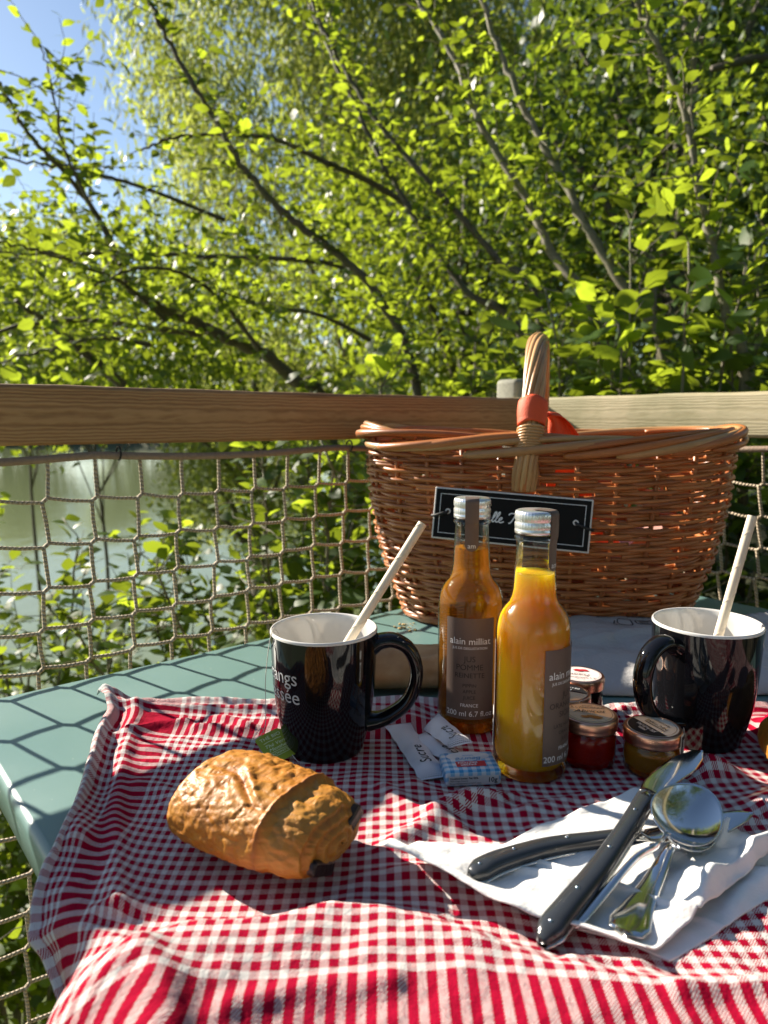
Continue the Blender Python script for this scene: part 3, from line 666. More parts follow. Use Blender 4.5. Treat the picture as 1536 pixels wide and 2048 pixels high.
crown_tree('unseen dense tree added beside the deck on the right for reflections', 'tree', (6.2, .6, -1.4), 8.0, 2.8, 60, 14000, .16, 'lite', M['leaf_dark'], 43, zlo=.06, trunk=.24)  # added out of view at right, more foliage for glossy things to mirror
crown_tree('light leafy tree standing on the shore at left, its crown just over the shaded handrail', 'tree', (-2.6, 6.4, -2.3), 4.1, 1.55, 60, 9500, .085, 'lite', M['leaf'], 44, zlo=.66, trunk=.022)
crown_tree('pale shore tree at the far left, half hidden by the branches over the lake', 'tree', (-5.2, 10.5, -2.4), 5.2, 1.8, 60, 9000, .11, 'lite', M['leaf_willow'], 45, zlo=.55, trunk=.03)
def big_trunk():
    r = root('tree', 'thick brown trunk leaning in at the top right corner', 'tree', (3.4, 5.2, -1.6), 0)
    P = spline([(0, 0, 0), (-.02, .05, 1.6), (-.12, .1, 3.0), (-.35, .2, 4.4), (-.8, .3, 6.0)], 24); V, F = tube(P, np.linspace(.24, .13, 24)*(1+.06*np.sin(np.arange(24)*2.1)), 14); mk('trunk', V, F, M['bark_dark'], r)
    V, F = tube(spline([(-.3, .2, 4.1), (-.8, -.1, 4.25), (-1.25, -.2, 4.15)], 10), np.linspace(.05, .02, 10), 7); mk('limb', V, F, M['bark_dark'], r)
big_trunk()
RNG2 = np.random.default_rng(77)
for i, x in enumerate((-66, -56, -46, -40, -34.5, -29, -23, -17, -10, -2, 8)):
    crown_tree('hazy green tree on the opposite shore of the lake', 'tree', (x, 68+float(RNG2.uniform(0, 9)), -1.3), float(RNG2.uniform(8, 12)), float(RNG2.uniform(3.4, 4.6)), 40, 5200, .55, 'lite', M['leaf_far'], 50+i, zlo=.05, group='trees on the opposite shore', trunk=.3)
# ================================================================== things on the table
CT = .0022                                   # cloth thickness above the table
STAND = [(-.050, .573, .058), (.277, .591, .058), (.078, .622, .045), (.1165, .537, .045), (.1665, .549, .034), (.2125, .534, .034), (.158, .594, .034), (.1835, .637, .034), (-.082, .427, .075), (.07, .529, .04), (.02, .565, .05), (.33, .535, .05)]
RIDGES = [  # crest points (x, y), half width, height
    ([(-.15, .30), (-.115, .325), (-.085, .338), (-.04, .346), (.01, .336), (.057, .314), (.112, .294), (.177, .287), (.30, .28)], .020, .019),
    ([(-.275, .655), (-.245, .58), (-.225, .50), (-.20, .43)], .010, .010),
    ([(-.235, .645), (-.215, .56), (-.19, .47), (-.17, .42), (-.15, .37)], .007, .005),
    ([(.225, .520), (.262, .528), (.30, .56), (.345, .60), (.40, .63)], .010, .014),
    ([(.27, .47), (.31, .50), (.37, .52)], .012, .007),
    ([(.0, .425), (.03, .45), (.055, .475), (.08, .48)], .009, .006),
    ([(-.16, .365), (-.12, .372), (-.08, .378)], .006, .005),
    ([(-.12, .315), (-.10, .29), (-.09, .26)], .010, .008),
    ([(.0, .50), (.02, .47), (.05, .45)], .006, .004),
    ([(.10, .47), (.14, .485), (.19, .485)], .007, .0035),
    ([(-.27, .648), (-.15, .643), (0, .645), (.2, .642), (.45, .645)], .006, .0055),
]
_rg = np.random.default_rng(9)
for _ in range(46):
    x, y, a, l = _rg.uniform(-.24, .42), _rg.uniform(.24, .64), _rg.uniform(-.7, .7), _rg.uniform(.03, .08)
    RIDGES.append(([(x, y), (x+l*.5*math.cos(a), y+l*.5*math.sin(a)+.004), (x+l*math.cos(a), y+l*math.sin(a))], float(_rg.uniform(.004, .010)), float(_rg.uniform(.0016, .0044))))
def seg_dist(x, y, P):
    best = np.full(np.shape(x), 9.0); P = spline(P, 24)
    for (ax, ay), (bx, by) in zip(P[:-1], P[1:]):
        dx, dy = bx-ax, by-ay; t = np.clip(((x-ax)*dx+(y-ay)*dy)/(dx*dx+dy*dy), 0, 1)
        best = np.minimum(best, np.hypot(x-ax-t*dx, y-ay-t*dy))
    return best
def cloth_h(x, y):
    x = np.asarray(x, float); y = np.asarray(y, float); h = np.zeros(x.shape)
    for i, (P, w, a) in enumerate(RIDGES):
        if i == 0:      # the big front fold falls away gently towards the viewer
            q = spline(P, 40); ww = np.where(y < np.interp(x, q[:, 0], q[:, 1]), w*4.2, w)
        else: ww = w
        h += a*np.exp(-(seg_dist(x, y, P)/ww)**2)
    h += .0013*(fbm(x*48, y*48, 0, 3, 5)+1)+.0016*(fbm(x*14, y*18, 0, 2, 8)+.8)
    m = np.ones(x.shape)
    for cx, cy, r in STAND: m *= np.clip((np.hypot(x-cx, y-cy)-r*.82)/(r*.4), 0, 1)
    return CT+np.maximum(h, 0)*m
def ch(x, y): return float(cloth_h(np.array([x]), np.array([y]))[0])
def cloth():
    ns, nt = 330, 250; S, T = np.meshgrid(np.linspace(0, .78, ns), np.linspace(0, .56, nt), indexing='ij')
    # the left hem is gathered in towards the table end
    k = np.clip(1-S/.17, 0, 1)**1.5
    X = -.282+S+k*np.interp(T, [0, .05, .13, .235, .35, .5], [0, .022, .052, .070, .096, .11])+.004*np.sin(T*40)*k; Y = .664-T+.004*np.sin(S*22+1)+.006*np.sin(S*9)+.012*k*np.sin(T*26)
    H = cloth_h(X, Y); H += .009*np.exp(-((S-.016)/.012)**2-((T-.010)/.014)**2)+.005*np.exp(-((S-.006)/.005)**2)+.004*np.exp(-((T-.006)/.004)**2)
    u = X*EU[0]+Y*EU[1]; n = X*EN[0]+Y*EN[1]; U0 = .104; d = np.maximum(U0-u, 0); R = .018; th = np.minimum(d/R, math.pi/2)
    out = R*np.sin(th)+np.maximum(d-R*math.pi/2, 0)*.05+ .006*np.clip(d/.04, 0, 1)*np.sin(n*46+d*14)+.003*np.clip(d/.04, 0, 1)*np.sin(n*95)
    drop = R*(1-np.cos(th))+np.maximum(d-R*math.pi/2, 0)*.97
    uu = np.where(d > 0, U0-out, u); zz = H*np.cos(th)-drop; uu = uu-H*np.sin(th)
    V = np.stack([EU[0]*uu+EN[0]*n, EU[1]*uu+EN[1]*n, zz], -1).reshape(-1, 3)
    o = mk('tablecloth', V, grid_faces(ns, nt)[:, ::-1], M['cloth'], uv=np.stack([S, T], -1).reshape(-1, 2))
    sd = o.modifiers.new('thickness', 'SOLIDIFY'); sd.thickness = .0009; sd.offset = 0
    props(o, 'crumpled red and white checked cloth spread over the green table', 'tablecloth')
cloth()
# ---------------------------------------------------------------- mugs
def mug(label, loc, hdir, text):
    r = root('mug', label, 'mug', loc, 0, 'black mugs on the cloth'); Rm = .0446; Hm = .1055
    prof = [(0, .0015), (.026, .0015), (.030, 0), (.0315, .0006), (.0325, .003), (.0345, .010), (.0375, .022), (.0402, .036), (.0420, .052), (.0432, .070), (.0440, .088), (.0445, Hm-.0045), (.0446, Hm-.0025)]
    V, F = lathe(prof, 96); mk('body', V, F, M['black_glaze'], r)
    prof = [(.0446, Hm-.0025), (.0445, Hm-.001), (.0437, Hm), (.0426, Hm-.0003), (.0418, Hm-.002), (.0414, Hm-.01), (.0405, .07), (.039, .045), (.036, .022), (.030, .010), (.015, .0062), (0, .006)]
    V, F = lathe(prof, 96); mk('liner', V, F, M['white_ceramic'], r)
    V, F = lathe([(0, .048), (.0392, .048)], 48); mk('tea', V, F, M['dark_jam'], r)
    a = math.atan2(hdir[1], hdir[0]); ca, sa = math.cos(a), math.sin(a)
    pts = [(.040, .090), (.047, .0935), (.058, .0945), (.070, .088), (.0765, .074), (.0765, .058), (.070, .042), (.058, .031), (.047, .0255), (.036, .0235)]
    P = spline([(x*ca, x*sa, z) for x, z in pts], 44); Rr = np.interp(np.linspace(0, 1, 44), [0, .12, .3, .6, .88, 1], [.0115, .0092, .0080, .0078, .0090, .0112])
    T, N, B = frames(P); sideV = np.array([-sa, ca, 0]); V = []; k = 16
    for i in range(44):
        nn = np.cross(T[i], sideV)
        for q in range(k):
            t = 2*math.pi*q/k; V.append(P[i]+sideV*math.cos(t)*Rr[i]*1.12+nn*math.sin(t)*Rr[i]*.72)
    mk('handle', V, grid_faces(44, k, True), M['black_glaze'], r)
    if text:
        fn = cyl(.0440, text)
        def on_body(x, y):
            rr = np.interp(y, [p[1] for p in [(0, .036), (0, .052), (0, .070), (0, .088), (0, .101)]], [.0402, .0420, .0432, .0440, .0445])+.0003
            t = x/.044+text; return (rr*math.sin(t), -rr*math.cos(t), y)
        print_flat([('étangs', .0172, 0, .0690, 'RIGHT'), ('Bassée', .0172, .0015, .0535, 'RIGHT')], M['print_mug'], r, on_body)
    return r
ML = (-.050, .573, CT); MR = (.277, .591, CT)
mug('left black mug with white lining, grey lettering and a tea string over its rim', ML, (1, -.02), math.radians(-24))
mug('black mug with white lining at the right edge, its handle turned towards the jam jars', MR, (-.87, -.49), None)
def straw(label, a, b):
    a, b = np.array(a), np.array(b); r = root('drinking_straw', label, 'straw', tuple(a), 0, 'paper straws in the mugs'); d = b-a; n = 60; P = [d*t for t in np.linspace(0, 1, n)]
    V, F = tube(P, .0039, 18, cap=False); W, G = tube(P[::-1], .0034, 18, cap=False); nb = len(V); k = 18
    F = F+[tuple(i+nb for i in f) for f in G]; V = list(V)+list(W)
    mk('tube', V, F, M['paper_straw'], r)
    T, N, B = frames(P); Q = [P[i]+.00395*(N[i]*math.cos(i*.55)+B[i]*math.sin(i*.55)) for i in range(n)]
    V, F = tube(spline(Q, 240), .00025, 4); mk('seam', V, F, M['paper_straw'], r)
def along(p, q, z0, z1):
    """line from p to q extended between two heights"""
    p, q = np.array(p), np.array(q); d = q-p; return p+d*(z0-p[2])/d[2], p+d*(z1-p[2])/d[2]
sA0 = np.array([-.026, .560, .104]); sA1 = atY(845, 1047, .585)
straw('slanting cream paper straw leaning out of the left mug', *along(sA0, sA1, .055, sA1[2]))
sB0 = atY(1441, 1256, .590); sB1 = atY(1505, 1032, .60)
straw('cream paper straw standing steeply in the right mug', *along(sB0, sB1, .050, sB1[2]))
def tea_tag():
    r = root('tea_tag', 'small green paper tea tag lying on the cloth between left mug and pastry', 'tea tag', (0, 0, 0))
    c = at(552, 1491, .012); ex = at(590, 1496, .010)-at(516, 1491, .0125)
    # tag leans on the pastry: its own plane
    e1 = np.array([.80, .30, .10]); e1 /= np.linalg.norm(e1); e2 = np.array([-.42, .62, .26]); e2 -= e1*(e1@e2); e2 /= np.linalg.norm(e2)
    a = math.radians(14); f1 = e1*math.cos(a)+e2*math.sin(a); f2 = -e1*math.sin(a)+e2*math.cos(a); nn = np.cross(f1, f2)
    fn = lambda x, y, h=.0004: tuple(c+f1*x+f2*y+nn*h)
    w, h, ck = .0122, .0165, .0028
    O = [(-w, -h+ck), (-w+ck, -h), (w-ck, -h), (w, -h+ck), (w, h-ck), (w-ck, h), (-w+ck, h), (-w, h-ck)]
    V = [fn(x, y, 0) for x, y in O]+[fn(x, y, -.0004) for x, y in O]; k = 8
    F = [tuple(range(k)), tuple(range(2*k-1, k-1, -1))]+[(i, k+i, k+(i+1) % k, (i+1) % k) for i in range(k)]
    mk('card', V, F, M['green_tag'], r, False)
    b = MB()
    for L in [('THÉ BIO', .0050, 0, .0090), ('Thé Vert', .0050, 0, .0005, 'CENTER', .35), ('Menthe', .0050, 0, -.0042, 'CENTER', .35), ("RONNY'S", .0034, 0, -.0091)]:
        V, F = text2d(L[0], L[1], 'CENTER', L[5] if len(L) > 5 else 0); b.add([fn(x+L[2], y+L[3]) for x, y, _ in V], F)
    ov = [(.0088*math.copysign(abs(math.cos(t))**.5, math.cos(t)), -.0079+.0024*math.copysign(abs(math.sin(t))**.5, math.sin(t))) for t in np.linspace(0, 2*math.pi, 40)]
    V, F = ribbon2d(ov, .0004); b.add([fn(*p) for p in V], F)
    V, F = ribbon2d([(-.008, .0062), (-.003, .0068), (0, .0062), (.003, .0068), (.008, .0062)], .0005); b.add([fn(*p) for p in V], F)
    b.build('lettering', M['print_green'], r, False)
    top = np.array(fn(-.002, h)); rim = np.array([ML[0]-.0395, ML[1]-.0165, ML[2]+.1058])
    P = spline([rim+np.array([.012, .006, -.03]), rim+np.array([.003, .0015, .0003]), rim+np.array([-.0016, -.001, -.001]), rim+np.array([-.006, -.006, -.035]), rim+np.array([-.0065, -.012, -.075]), (rim+top)/2+np.array([-.012, -.014, -.042]), top+np.array([-.003, .002, .004]), top], 60)
    V, F = tube(P, .0003, 5); mk('string', V, F, M['string'], r)
    q = np.array(fn(.006, -h)); V, F = tube(spline([q, q+np.array([.006, -.004, -.004]), q+np.array([.016, -.003, -.006]), q+np.array([.022, -.005, -.0065])], 20), .00035, 5); mk('string', V, F, M['string'], r)
tea_tag()
# ---------------------------------------------------------------- juice bottles
BP = [(.0, .0035), (.018, .003), (.0235, .001), (.0262, .0003), (.0280, .0022), (.0288, .0060), (.0290, .012), (.0290, .110), (.0288, .115), (.0281, .1205), (.0266, .1258), (.0243, .1302), (.0215, .1335), (.0193, .1362), (.0179, .1395), (.0170, .144), (.0164, .151), (.0159, .160), (.0154, .170), (.0149, .180), (.0147, .1845), (.0163, .1862), (.0167, .1875), (.0160, .1888), (.0147, .1895), (.0147, .200)]
def prof_r(z): return float(np.interp(z, [p[1] for p in BP[4:]], [p[0] for p in BP[4:]]))
def bottle(label, loc, level, juice, lab_rot, lines, dark, halfa, back):
    r = root('juice_bottle', label, 'juice bottle', loc, math.atan2(loc[1], loc[0])-math.pi/2, 'glass juice bottles')
    V, F = lathe(BP, 72); mk('glass', V, F, M['glass'], r)
    inner = [(0, .0085), (.020, .0082), (.0255, .0098), (.0272, .0140)]+[(prof_r(z)-.0011, z) for z in np.linspace(.018, level-.001, 42)]+[(prof_r(level)-.0016, level), (prof_r(level)-.0032, level-.0006), (0, level-.0008)]
    V, F = lathe(inner, 72); mk('juice', V, F, juice, r)
    if level > .162:
        fb = MB(); rg = np.random.default_rng(5)
        for i in range(90):
            a_, z_ = rg.uniform(0, 6.28), level+abs(rg.normal(0, .005)); q_ = rg.uniform(.0004, .0011); rr_q = prof_r(z_)-.0012; W_, G_ = lathe([(0, -q_), (q_*.7, -q_*.7), (q_, 0), (q_*.7, q_*.7), (0, q_)], 8)
            fb.add([(x+rr_q*math.cos(a_), y+rr_q*math.sin(a_), z+z_) for x, y, z in W_], G_)
        props(fb.build('foam', M['glass'], r), kind='stuff')
    # screw cap: knurled skirt, bead and tamper ring
    cp = [(.0153, .1905), (.0162, .1908), (.0163, .1935), (.0158, .1942), (.0163, .1952), (.0164, .1985), (.0158, .1995), (.0158, .2005), (.0164, .2015), (.0164, .2055), (.0158, .2075), (.0145, .2083), (.0, .2085)]
    V = []; seg = 120; F = []
    for rr, z in cp:
        kn = .00045 if (.2012 < z < .206 or .1945 < z < .199) else 0
        for i in range(seg): t = 2*math.pi*i/seg; V.append(((rr-kn*(i % 3 == 0))*math.cos(t), (rr-kn*(i % 3 == 0))*math.sin(t), z))
    for j in range(len(cp)-1):
        for i in range(seg): F.append((j*seg+i, j*seg+(i+1) % seg, (j+1)*seg+(i+1) % seg, (j+1)*seg+i))
    mk('cap', V, F, M['cap'], r)
    # paper seal over the cap and down the neck
    pf = [(0, .2091), (.0147, .2090), (.0161, .2080), (.0170, .2058), (.0170, .1935), (.0168, .1890), (.0165, .1870), (.0158, .1835), (.0156, .170), (.0158, .1625)]
    pr = np.array([(a, b) for a, b in pf]); L = np.concatenate([[0], np.cumsum(np.hypot(*np.diff(pr, axis=0).T))]); nS = 46; V = []; F = []; hw = .0061
    for i in range(nS+1):
        s = L[-1]*i/nS; rr = np.interp(s, L, pr[:, 0]); z = np.interp(s, L, pr[:, 1]); w = hw*math.sqrt(max(.0, 1-max(0, (s-(L[-1]-hw))/hw)**2)) if s > L[-1]-hw else hw
        for q in range(9):
            x = w*(q/4-1); t = x/max(rr, .012)
            if rr < .0147: V.append((x*math.cos(lab_rot)+rr*math.sin(lab_rot), x*math.sin(lab_rot)-rr*math.cos(lab_rot), z))
            else: V.append((rr*math.sin(t+lab_rot), -rr*math.cos(t+lab_rot), z))
    F = [tuple(map(int, f)) for f in grid_faces(nS+1, 9)]; sl = mk('seal', V, F, M['label_brown'], r)
    f = cyl(.0162, lab_rot); print_flat([('am', .0062, 0, .1655)], M['print_white'], sl, f)
    f = cyl(.0293, lab_rot); w = halfa*.0293; V, F = patch(f, -w, w, .0155, .1065, 30, 8); lb = mk('label', V, F, M['label_brown'], r)
    f2 = cyl(.0296, lab_rot)
    print_flat([('alain milliat', .0083, 0, .0835), ('JUS DE DEGUSTATION', .0031, 0, .0790), ('FRANCE', .0043, 0, .0270), ('200 ml 6.7 fl.oz', .0069, 0, .0185)], M['print_white'], lb, f2)
    print_flat(lines, M['print_brown'], lb, f2)
    if back:
        fb = cyl(.0293, lab_rot+math.pi); V, F = patch(fb, -w*1.05, w*1.05, .0155, .1065, 30, 8); bl = mk('back_label', V, F, M['label_brown'], r)
        f3 = cyl(.0296, lab_rot+math.pi); b = MB()
        for i in range(15): b.add(*(lambda q: ([f3(x, y) for x, y in q[0]], q[1]))(([(w*.25, .102-i*.0028), (w*.98, .102-i*.0028), (w*.98, .1032-i*.0028), (w*.25, .1032-i*.0028)], [(0, 1, 2, 3)])))
        V, F = patch(f3, w*.45, w*.98, .019, .040, 8, 2); b.add(V, F); V, F = patch(f3, w*.5, w*.98, .044, .052, 8, 2); b.add(V, F)
        b.build('lettering', M['print_white'], bl, False)
        f4 = cyl(.02975, lab_rot+math.pi); b = MB()
        for i in range(14): V, F = patch(f4, w*.5, w*.94, .021+i*.0012, .0216+i*.0012, 6, 1); b.add(V, F)
        b.build('barcode', M['print_black'], bl, False)
    return r
bottle('clear bottle of amber apple juice, the one behind, its brown label facing front', (.078, .622, CT), .164, M['apple'], 0.0,
       [('JUS', .0072, 0, .0680), ('POMME', .0072, 0, .0605), ('REINETTE', .0062, 0, .0535), ('PIPPIN', .0044, 0, .0450), ('APPLE', .0044, 0, .0395), ('JUICE', .0044, 0, .0340)], None, .76, True)
bottle('bottle of bright orange juice, the one in front, its brown label turned to the right', (.1165, .537, CT), .1605, M['orange'], math.radians(61),
       [('JUS', .0072, 0, .0680), ('ORANGE DE', .0062, 0, .0605), ('SICILE', .0062, 0, .0535), ('LATE HARVEST', .0040, 0, .0450), ('ORANGE', .0040, 0, .0395), ('JUICE', .0040, 0, .0340)], None, .74, True)
# ---------------------------------------------------------------- jam jars
def jar(label, loc, h, R, jam, lid_mat, draw):
    r = root('jam_jar', label, 'jam jar', loc, 0, 'small preserve jars with copper lids'); s = R/.0225
    pr = [(0, .0018), (.014*s, .0012), (.0185*s, .0), (.0205*s, .0016), (.0213*s, .005), (.0215*s, .010), (.0215*s, h-.018), (.0208*s, h-.0145), (.0196*s, h-.0125), (.0195*s, h-.009)]
    V, F = lathe(pr, 64); mk('glass', V, F, M['glass'], r)
    k = [(0, .0042), (.0165*s, .0040), (.0197*s, .0062), (.0206*s, .010), (.0206*s, h-.0185), (.0198*s, h-.0155), (.0186*s, h-.0140), (0, h-.0138)]
    V, F = lathe(k, 64); mk('preserve', V, F, jam, r)
    lp = [(.0205*s, h-.0112), (.0217*s, h-.0112), (.0222*s, h-.0104), (.0219*s, h-.0094), (.0224*s, h-.0070), (.0225*s, h-.0025), (.0219*s, h-.0008), (.0208*s, h), (.0198*s, h-.0004), (0, h-.0006)]
    V, F = lathe(lp, 72); ld = mk('lid', V, F, M['copper'], r)
    V, F = lathe([(0, h-.0002), (.0193*s, h-.0002)], 48); sk = mk('sticker', V, F, lid_mat, ld, False)
    draw(r, ld, sk, h, s); return r
def lidfn(rot, h, k=.0003):
    c, s = math.cos(rot), math.sin(rot); return lambda x, y: (x*c-y*s, x*s+y*c, h+k)
def ring(fn, R, w, m, parent):
    V, F = ribbon2d([(R*math.cos(t), R*math.sin(t)) for t in np.linspace(0, 2*math.pi, 60)], w); mk('printed_ring', [fn(*p) for p in V], F, m, parent, False)
def blob(fn, cx, cy, R, m, parent, name, seed, sx=1.0):
    rg = np.random.default_rng(seed); n = 20; P = [(cx+sx*R*(1+.25*math.sin(3*t+seed))*math.cos(t), cy+R*(1+.2*math.cos(2*t+seed))*.7*math.sin(t)) for t in np.linspace(0, 2*math.pi, n, endpoint=False)]
    mk(name, [fn(*p) for p in P], [tuple(range(n))], m, parent, False)
def d_apricot(r, ld, sk, h, s):
    f = lidfn(-.12, h); ring(f, .0178, .0003, M['print_brown'], sk)
    print_flat([('Recette', .0026, 0, .0128), ("À L'ANCIENNE", .0042, 0, .0085), ('Abricot', .0078, 0, .0005, 'CENTER', .4), ('confiture extra', .0018, 0, -.0025)], M['print_brown'], sk, f)
    for i, (x, y) in enumerate([(-.004, -.0085), (.0005, -.0075), (.0045, -.0095)]): blob(lidfn(-.12, h, .0004+.0001*i), x, y, .0036, M['fruit_orange'], sk, 'printed_fruit', i)
def d_fraise(r, ld, sk, h, s):
    f = lidfn(math.pi-.25, h); ring(f, .0178, .0003, M['print_brown'], sk)
    print_flat([('Recette', .0026, 0, .0128), ("À L'ANCIENNE", .0042, 0, .0085), ('Fraise', .0078, 0, .0005, 'CENTER', .4), ('confiture extra', .0018, 0, -.0025)], M['print_brown'], sk, f)
    for i, (x, y) in enumerate([(-.0035, -.0095), (.0015, -.0085)]): blob(lidfn(math.pi-.25, h, .0004+.0001*i), x, y, .0040, M['fruit_red'], sk, 'printed_fruit', i)
def half_disc(fn, R, y0, m, parent):
    a = math.asin(y0/R); P = [(R*math.cos(t), R*math.sin(t)) for t in np.linspace(a, math.pi-a, 26)]; mk('printed_band', [fn(*p) for p in P], [tuple(range(26))], m, parent, False)
def d_honey(r, ld, sk, h, s):
    rot = math.radians(112); half_disc(lidfn(rot, h, .0001), .0188, .003, M['label_black'], sk); f = lidfn(rot+math.pi, h)
    f = lidfn(rot, h, .0003); print_flat([('MIEL', .0042, 0, .0095), ('DE FLEURS', .0042, 0, .0052)], M['print_white'], sk, f)
    print_flat([('NECTARS', .0052, 0, -.0060), ('Apiculteur', .0040, 0, -.0110, 'CENTER', .3)], M['print_brown'], sk, f); ring(lidfn(rot, h, .0002), .0176, .0003, M['print_brown'], sk)
    V, F = ribbon2d([(-.012, -.001), (.010, -.001)], .0008); mk('printed_line', [f(*p) for p in V], F, M['print_brown'], sk, False)
    g = cyl(.0231*s, math.radians(62)); V, F = patch(g, -.0085, .0085, .004, h+.0003, 14, 3); sl = mk('seal', V, F, M['label_cream'], r)
    g = cyl(.0233*s, math.radians(62)); V, F = patch(g, -.0072, .0085, .0095, h-.002, 14, 3); bl = mk('printed_panel', V, F, M['label_black'], sl)
    g = cyl(.0235*s, math.radians(62)); b = MB()
    for i in range(8): V, F = patch(g, -.0055+.0004*(i % 3), .006, h-.006-.0019*i, h-.0052-.0019*i, 6, 1); b.add(V, F)
    b.build('lettering', M['print_white'], sl, False)
def d_orange(r, ld, sk, h, s):
    rot = math.radians(-28); half_disc(lidfn(rot, h, .0001), .0188, .003, M['label_black'], sk); f = lidfn(rot, h, .0003)
    f2 = lidfn(rot+math.pi, h, .0003); print_flat([('MIEL', .0045, 0, -.0075), ("DE L'ATELIER", .0036, 0, -.0125)], M['print_white'], sk, f2)
    print_flat([('TINE', .0048, 0, .0050), ('Apiculteur', .0036, 0, .0100, 'CENTER', .3)], M['print_brown'], sk, f2)
jar('jam jar of red jelly in front, apricot picture and script on its orange lid', (.1665, .549, CT), .0410, .0225, M['red_jam'], M['label_orange'], d_apricot)
jar('jar of golden honey, black and cream lid label and paper seal down its side', (.2125, .534, CT), .0365, .0225, M['honey'], M['label_cream'], d_honey)
jar('dark jar hidden behind the front jam jar, half black half orange lid label', (.158, .595, CT), .0405, .0225, M['dark_jam'], M['label_orange'], d_orange)
jar('rear dark jam jar with pale pink strawberry lid label, beside the paper bag', (.1835, .639, CT), .0405, .0225, M['dark_jam'], M['label_pink'], d_fraise)
# ---------------------------------------------------------------- sugar and butter
def sachet(label, a, b, za, zb, w, roll, twist=0.0):
    a3, b3 = np.array([a[0], a[1], za]), np.array([b[0], b[1], zb]); c = (a3+b3)/2; r = root('sugar_sachet', label, 'sugar sachet', tuple(c), 0, 'white paper sugar sticks')
    d = b3-a3; L = np.linalg.norm(d); d /= L; up = np.array([0, 0, 1.]); s = np.cross(up, d); s /= np.linalg.norm(s); up = np.cross(d, s)
    def fn(x, y, top=True, lift=0):
        t = x/L+.5; fl = np.clip(min(t, 1-t)/.14, 0, 1); th = .0042*(fl**.7)*(1-(y/(w/2))**2 if abs(y) < w/2 else 0)
        ro = roll+twist*(1-t); yy = s*math.cos(ro)+up*math.sin(ro); nn = np.cross(d, yy)
        return d*x+yy*y*(1+.10*(1-fl))+nn*((th if top else -th*.35)+lift+.0006*math.sin(x*260+y*90)*fl)
    n, k = 46, 12; V = [fn(-L/2+L*i/n, w*(j/k-.5)) for i in range(n+1) for j in range(k+1)]+[fn(-L/2+L*i/n, w*(j/k-.5), False) for i in range(n+1) for j in range(k+1)]
    F = grid_faces(n+1, k+1); F = np.vstack([F[:, ::-1], F+(n+1)*(k+1)]); mk('paper', V, F, M['sachet'], r)
    nb = MB()
    for e in (-1, 1):
        for i in range(5):
            for j in range(13):
                x = e*(L/2-.0016-i*.0019); y = w*1.02*((j+.5*(i % 2))/12.5-.5); R = .00052-.00007*i
                nb.add([fn(x+R*math.cos(t), y+R*math.sin(t), True, .00025) for t in np.linspace(0, 2*math.pi, 8, endpoint=False)], [tuple(range(8))])
    props(nb.build('printed_dots', M['print_black'], r, False), kind='stuff')
    V, F = text2d('Sucre', .0135, 'CENTER', 0); mk('lettering', [fn(-(x)+L*.17, -(y-.0045), True, .0003) for x, y, _ in V], F, M['print_black'], r, False)
sachet('white sugar stick lying in front of the mug handle, leftmost of three', (.012, .611), (.039, .514), .0055, .0055, .0230, 0)
sachet('white sugar stick half hidden under the other two and the butter', (.028, .590), (.072, .531), .0045, .0045, .0215, 0)
sachet('twisted white sugar stick resting on the butter pack, shortest looking', (.042, .612), (.062, .541), .008, .0195, .0190, .10, .6)
def butter():
    r = root('butter_portion', 'small blue and white checked butter pack beside the orange juice bottle', 'butter pack', (.0665, .5215, CT+.001), math.radians(5)); r.scale = (1.1, 1.1, 1.1)
    V, F = box(-.0195, .0195, -.0145, .0145, 0, .0115, .0022); o = mk('wrapper', V, F, M['butter'], r)
    tz = .01175; f = lambda x, y: (-x, -y+.0005, tz)
    ov = [(.0155*math.cos(t), .0065*math.sin(t)-.0035) for t in np.linspace(0, 2*math.pi, 40, endpoint=False)]; ov = [(x, y-.0032) for x, y in ov]
    mk('printed_oval', [f(*p)[:2]+(tz-.0002,) for p in ov], [tuple(range(40))], M['butter_side'], r, False)
    mk('printed_panel', [f(x, y)[:2]+(tz-.0001,) for x, y in ((-.0105, .0012), (.0105, .0012), (.0105, .0088), (-.0105, .0088))], [(0, 1, 2, 3)], M['print_red'], r, False)
    print_flat([('paysan', .0042, .002, .0055, 'CENTER', 0, .00005), ('BRETON', .0036, .002, .0021, 'CENTER', 0, .00005)], M['print_white'], r, f)
    print_flat([('Beurre', .0066, 0, -.0045, 'CENTER', .3), ('DOUX', .0026, 0, -.0080)], M['print_blue'], r, f)
    y = -.0147; mk('printed_panel', [(-.0175, y, .0016), (.0175, y, .0016), (.0175, y, .0080), (-.0175, y, .0080)], [(0, 1, 2, 3)], M['butter_side'], r, False)
    g = lambda x, z: (x, -.01485, z)
    print_flat([('10g', .0048, .0165, .0033, 'RIGHT', 0, .00008), ('Unsalted butter. Fat: 82%.', .0019, -.0165, .0058, 'LEFT', 0, .00004), ('Milk origin France', .0017, -.0165, .0040, 'LEFT'), ('Keep refrigerated at +6°C max.', .0017, -.0165, .0023, 'LEFT')], M['print_black'], r, g)
butter()
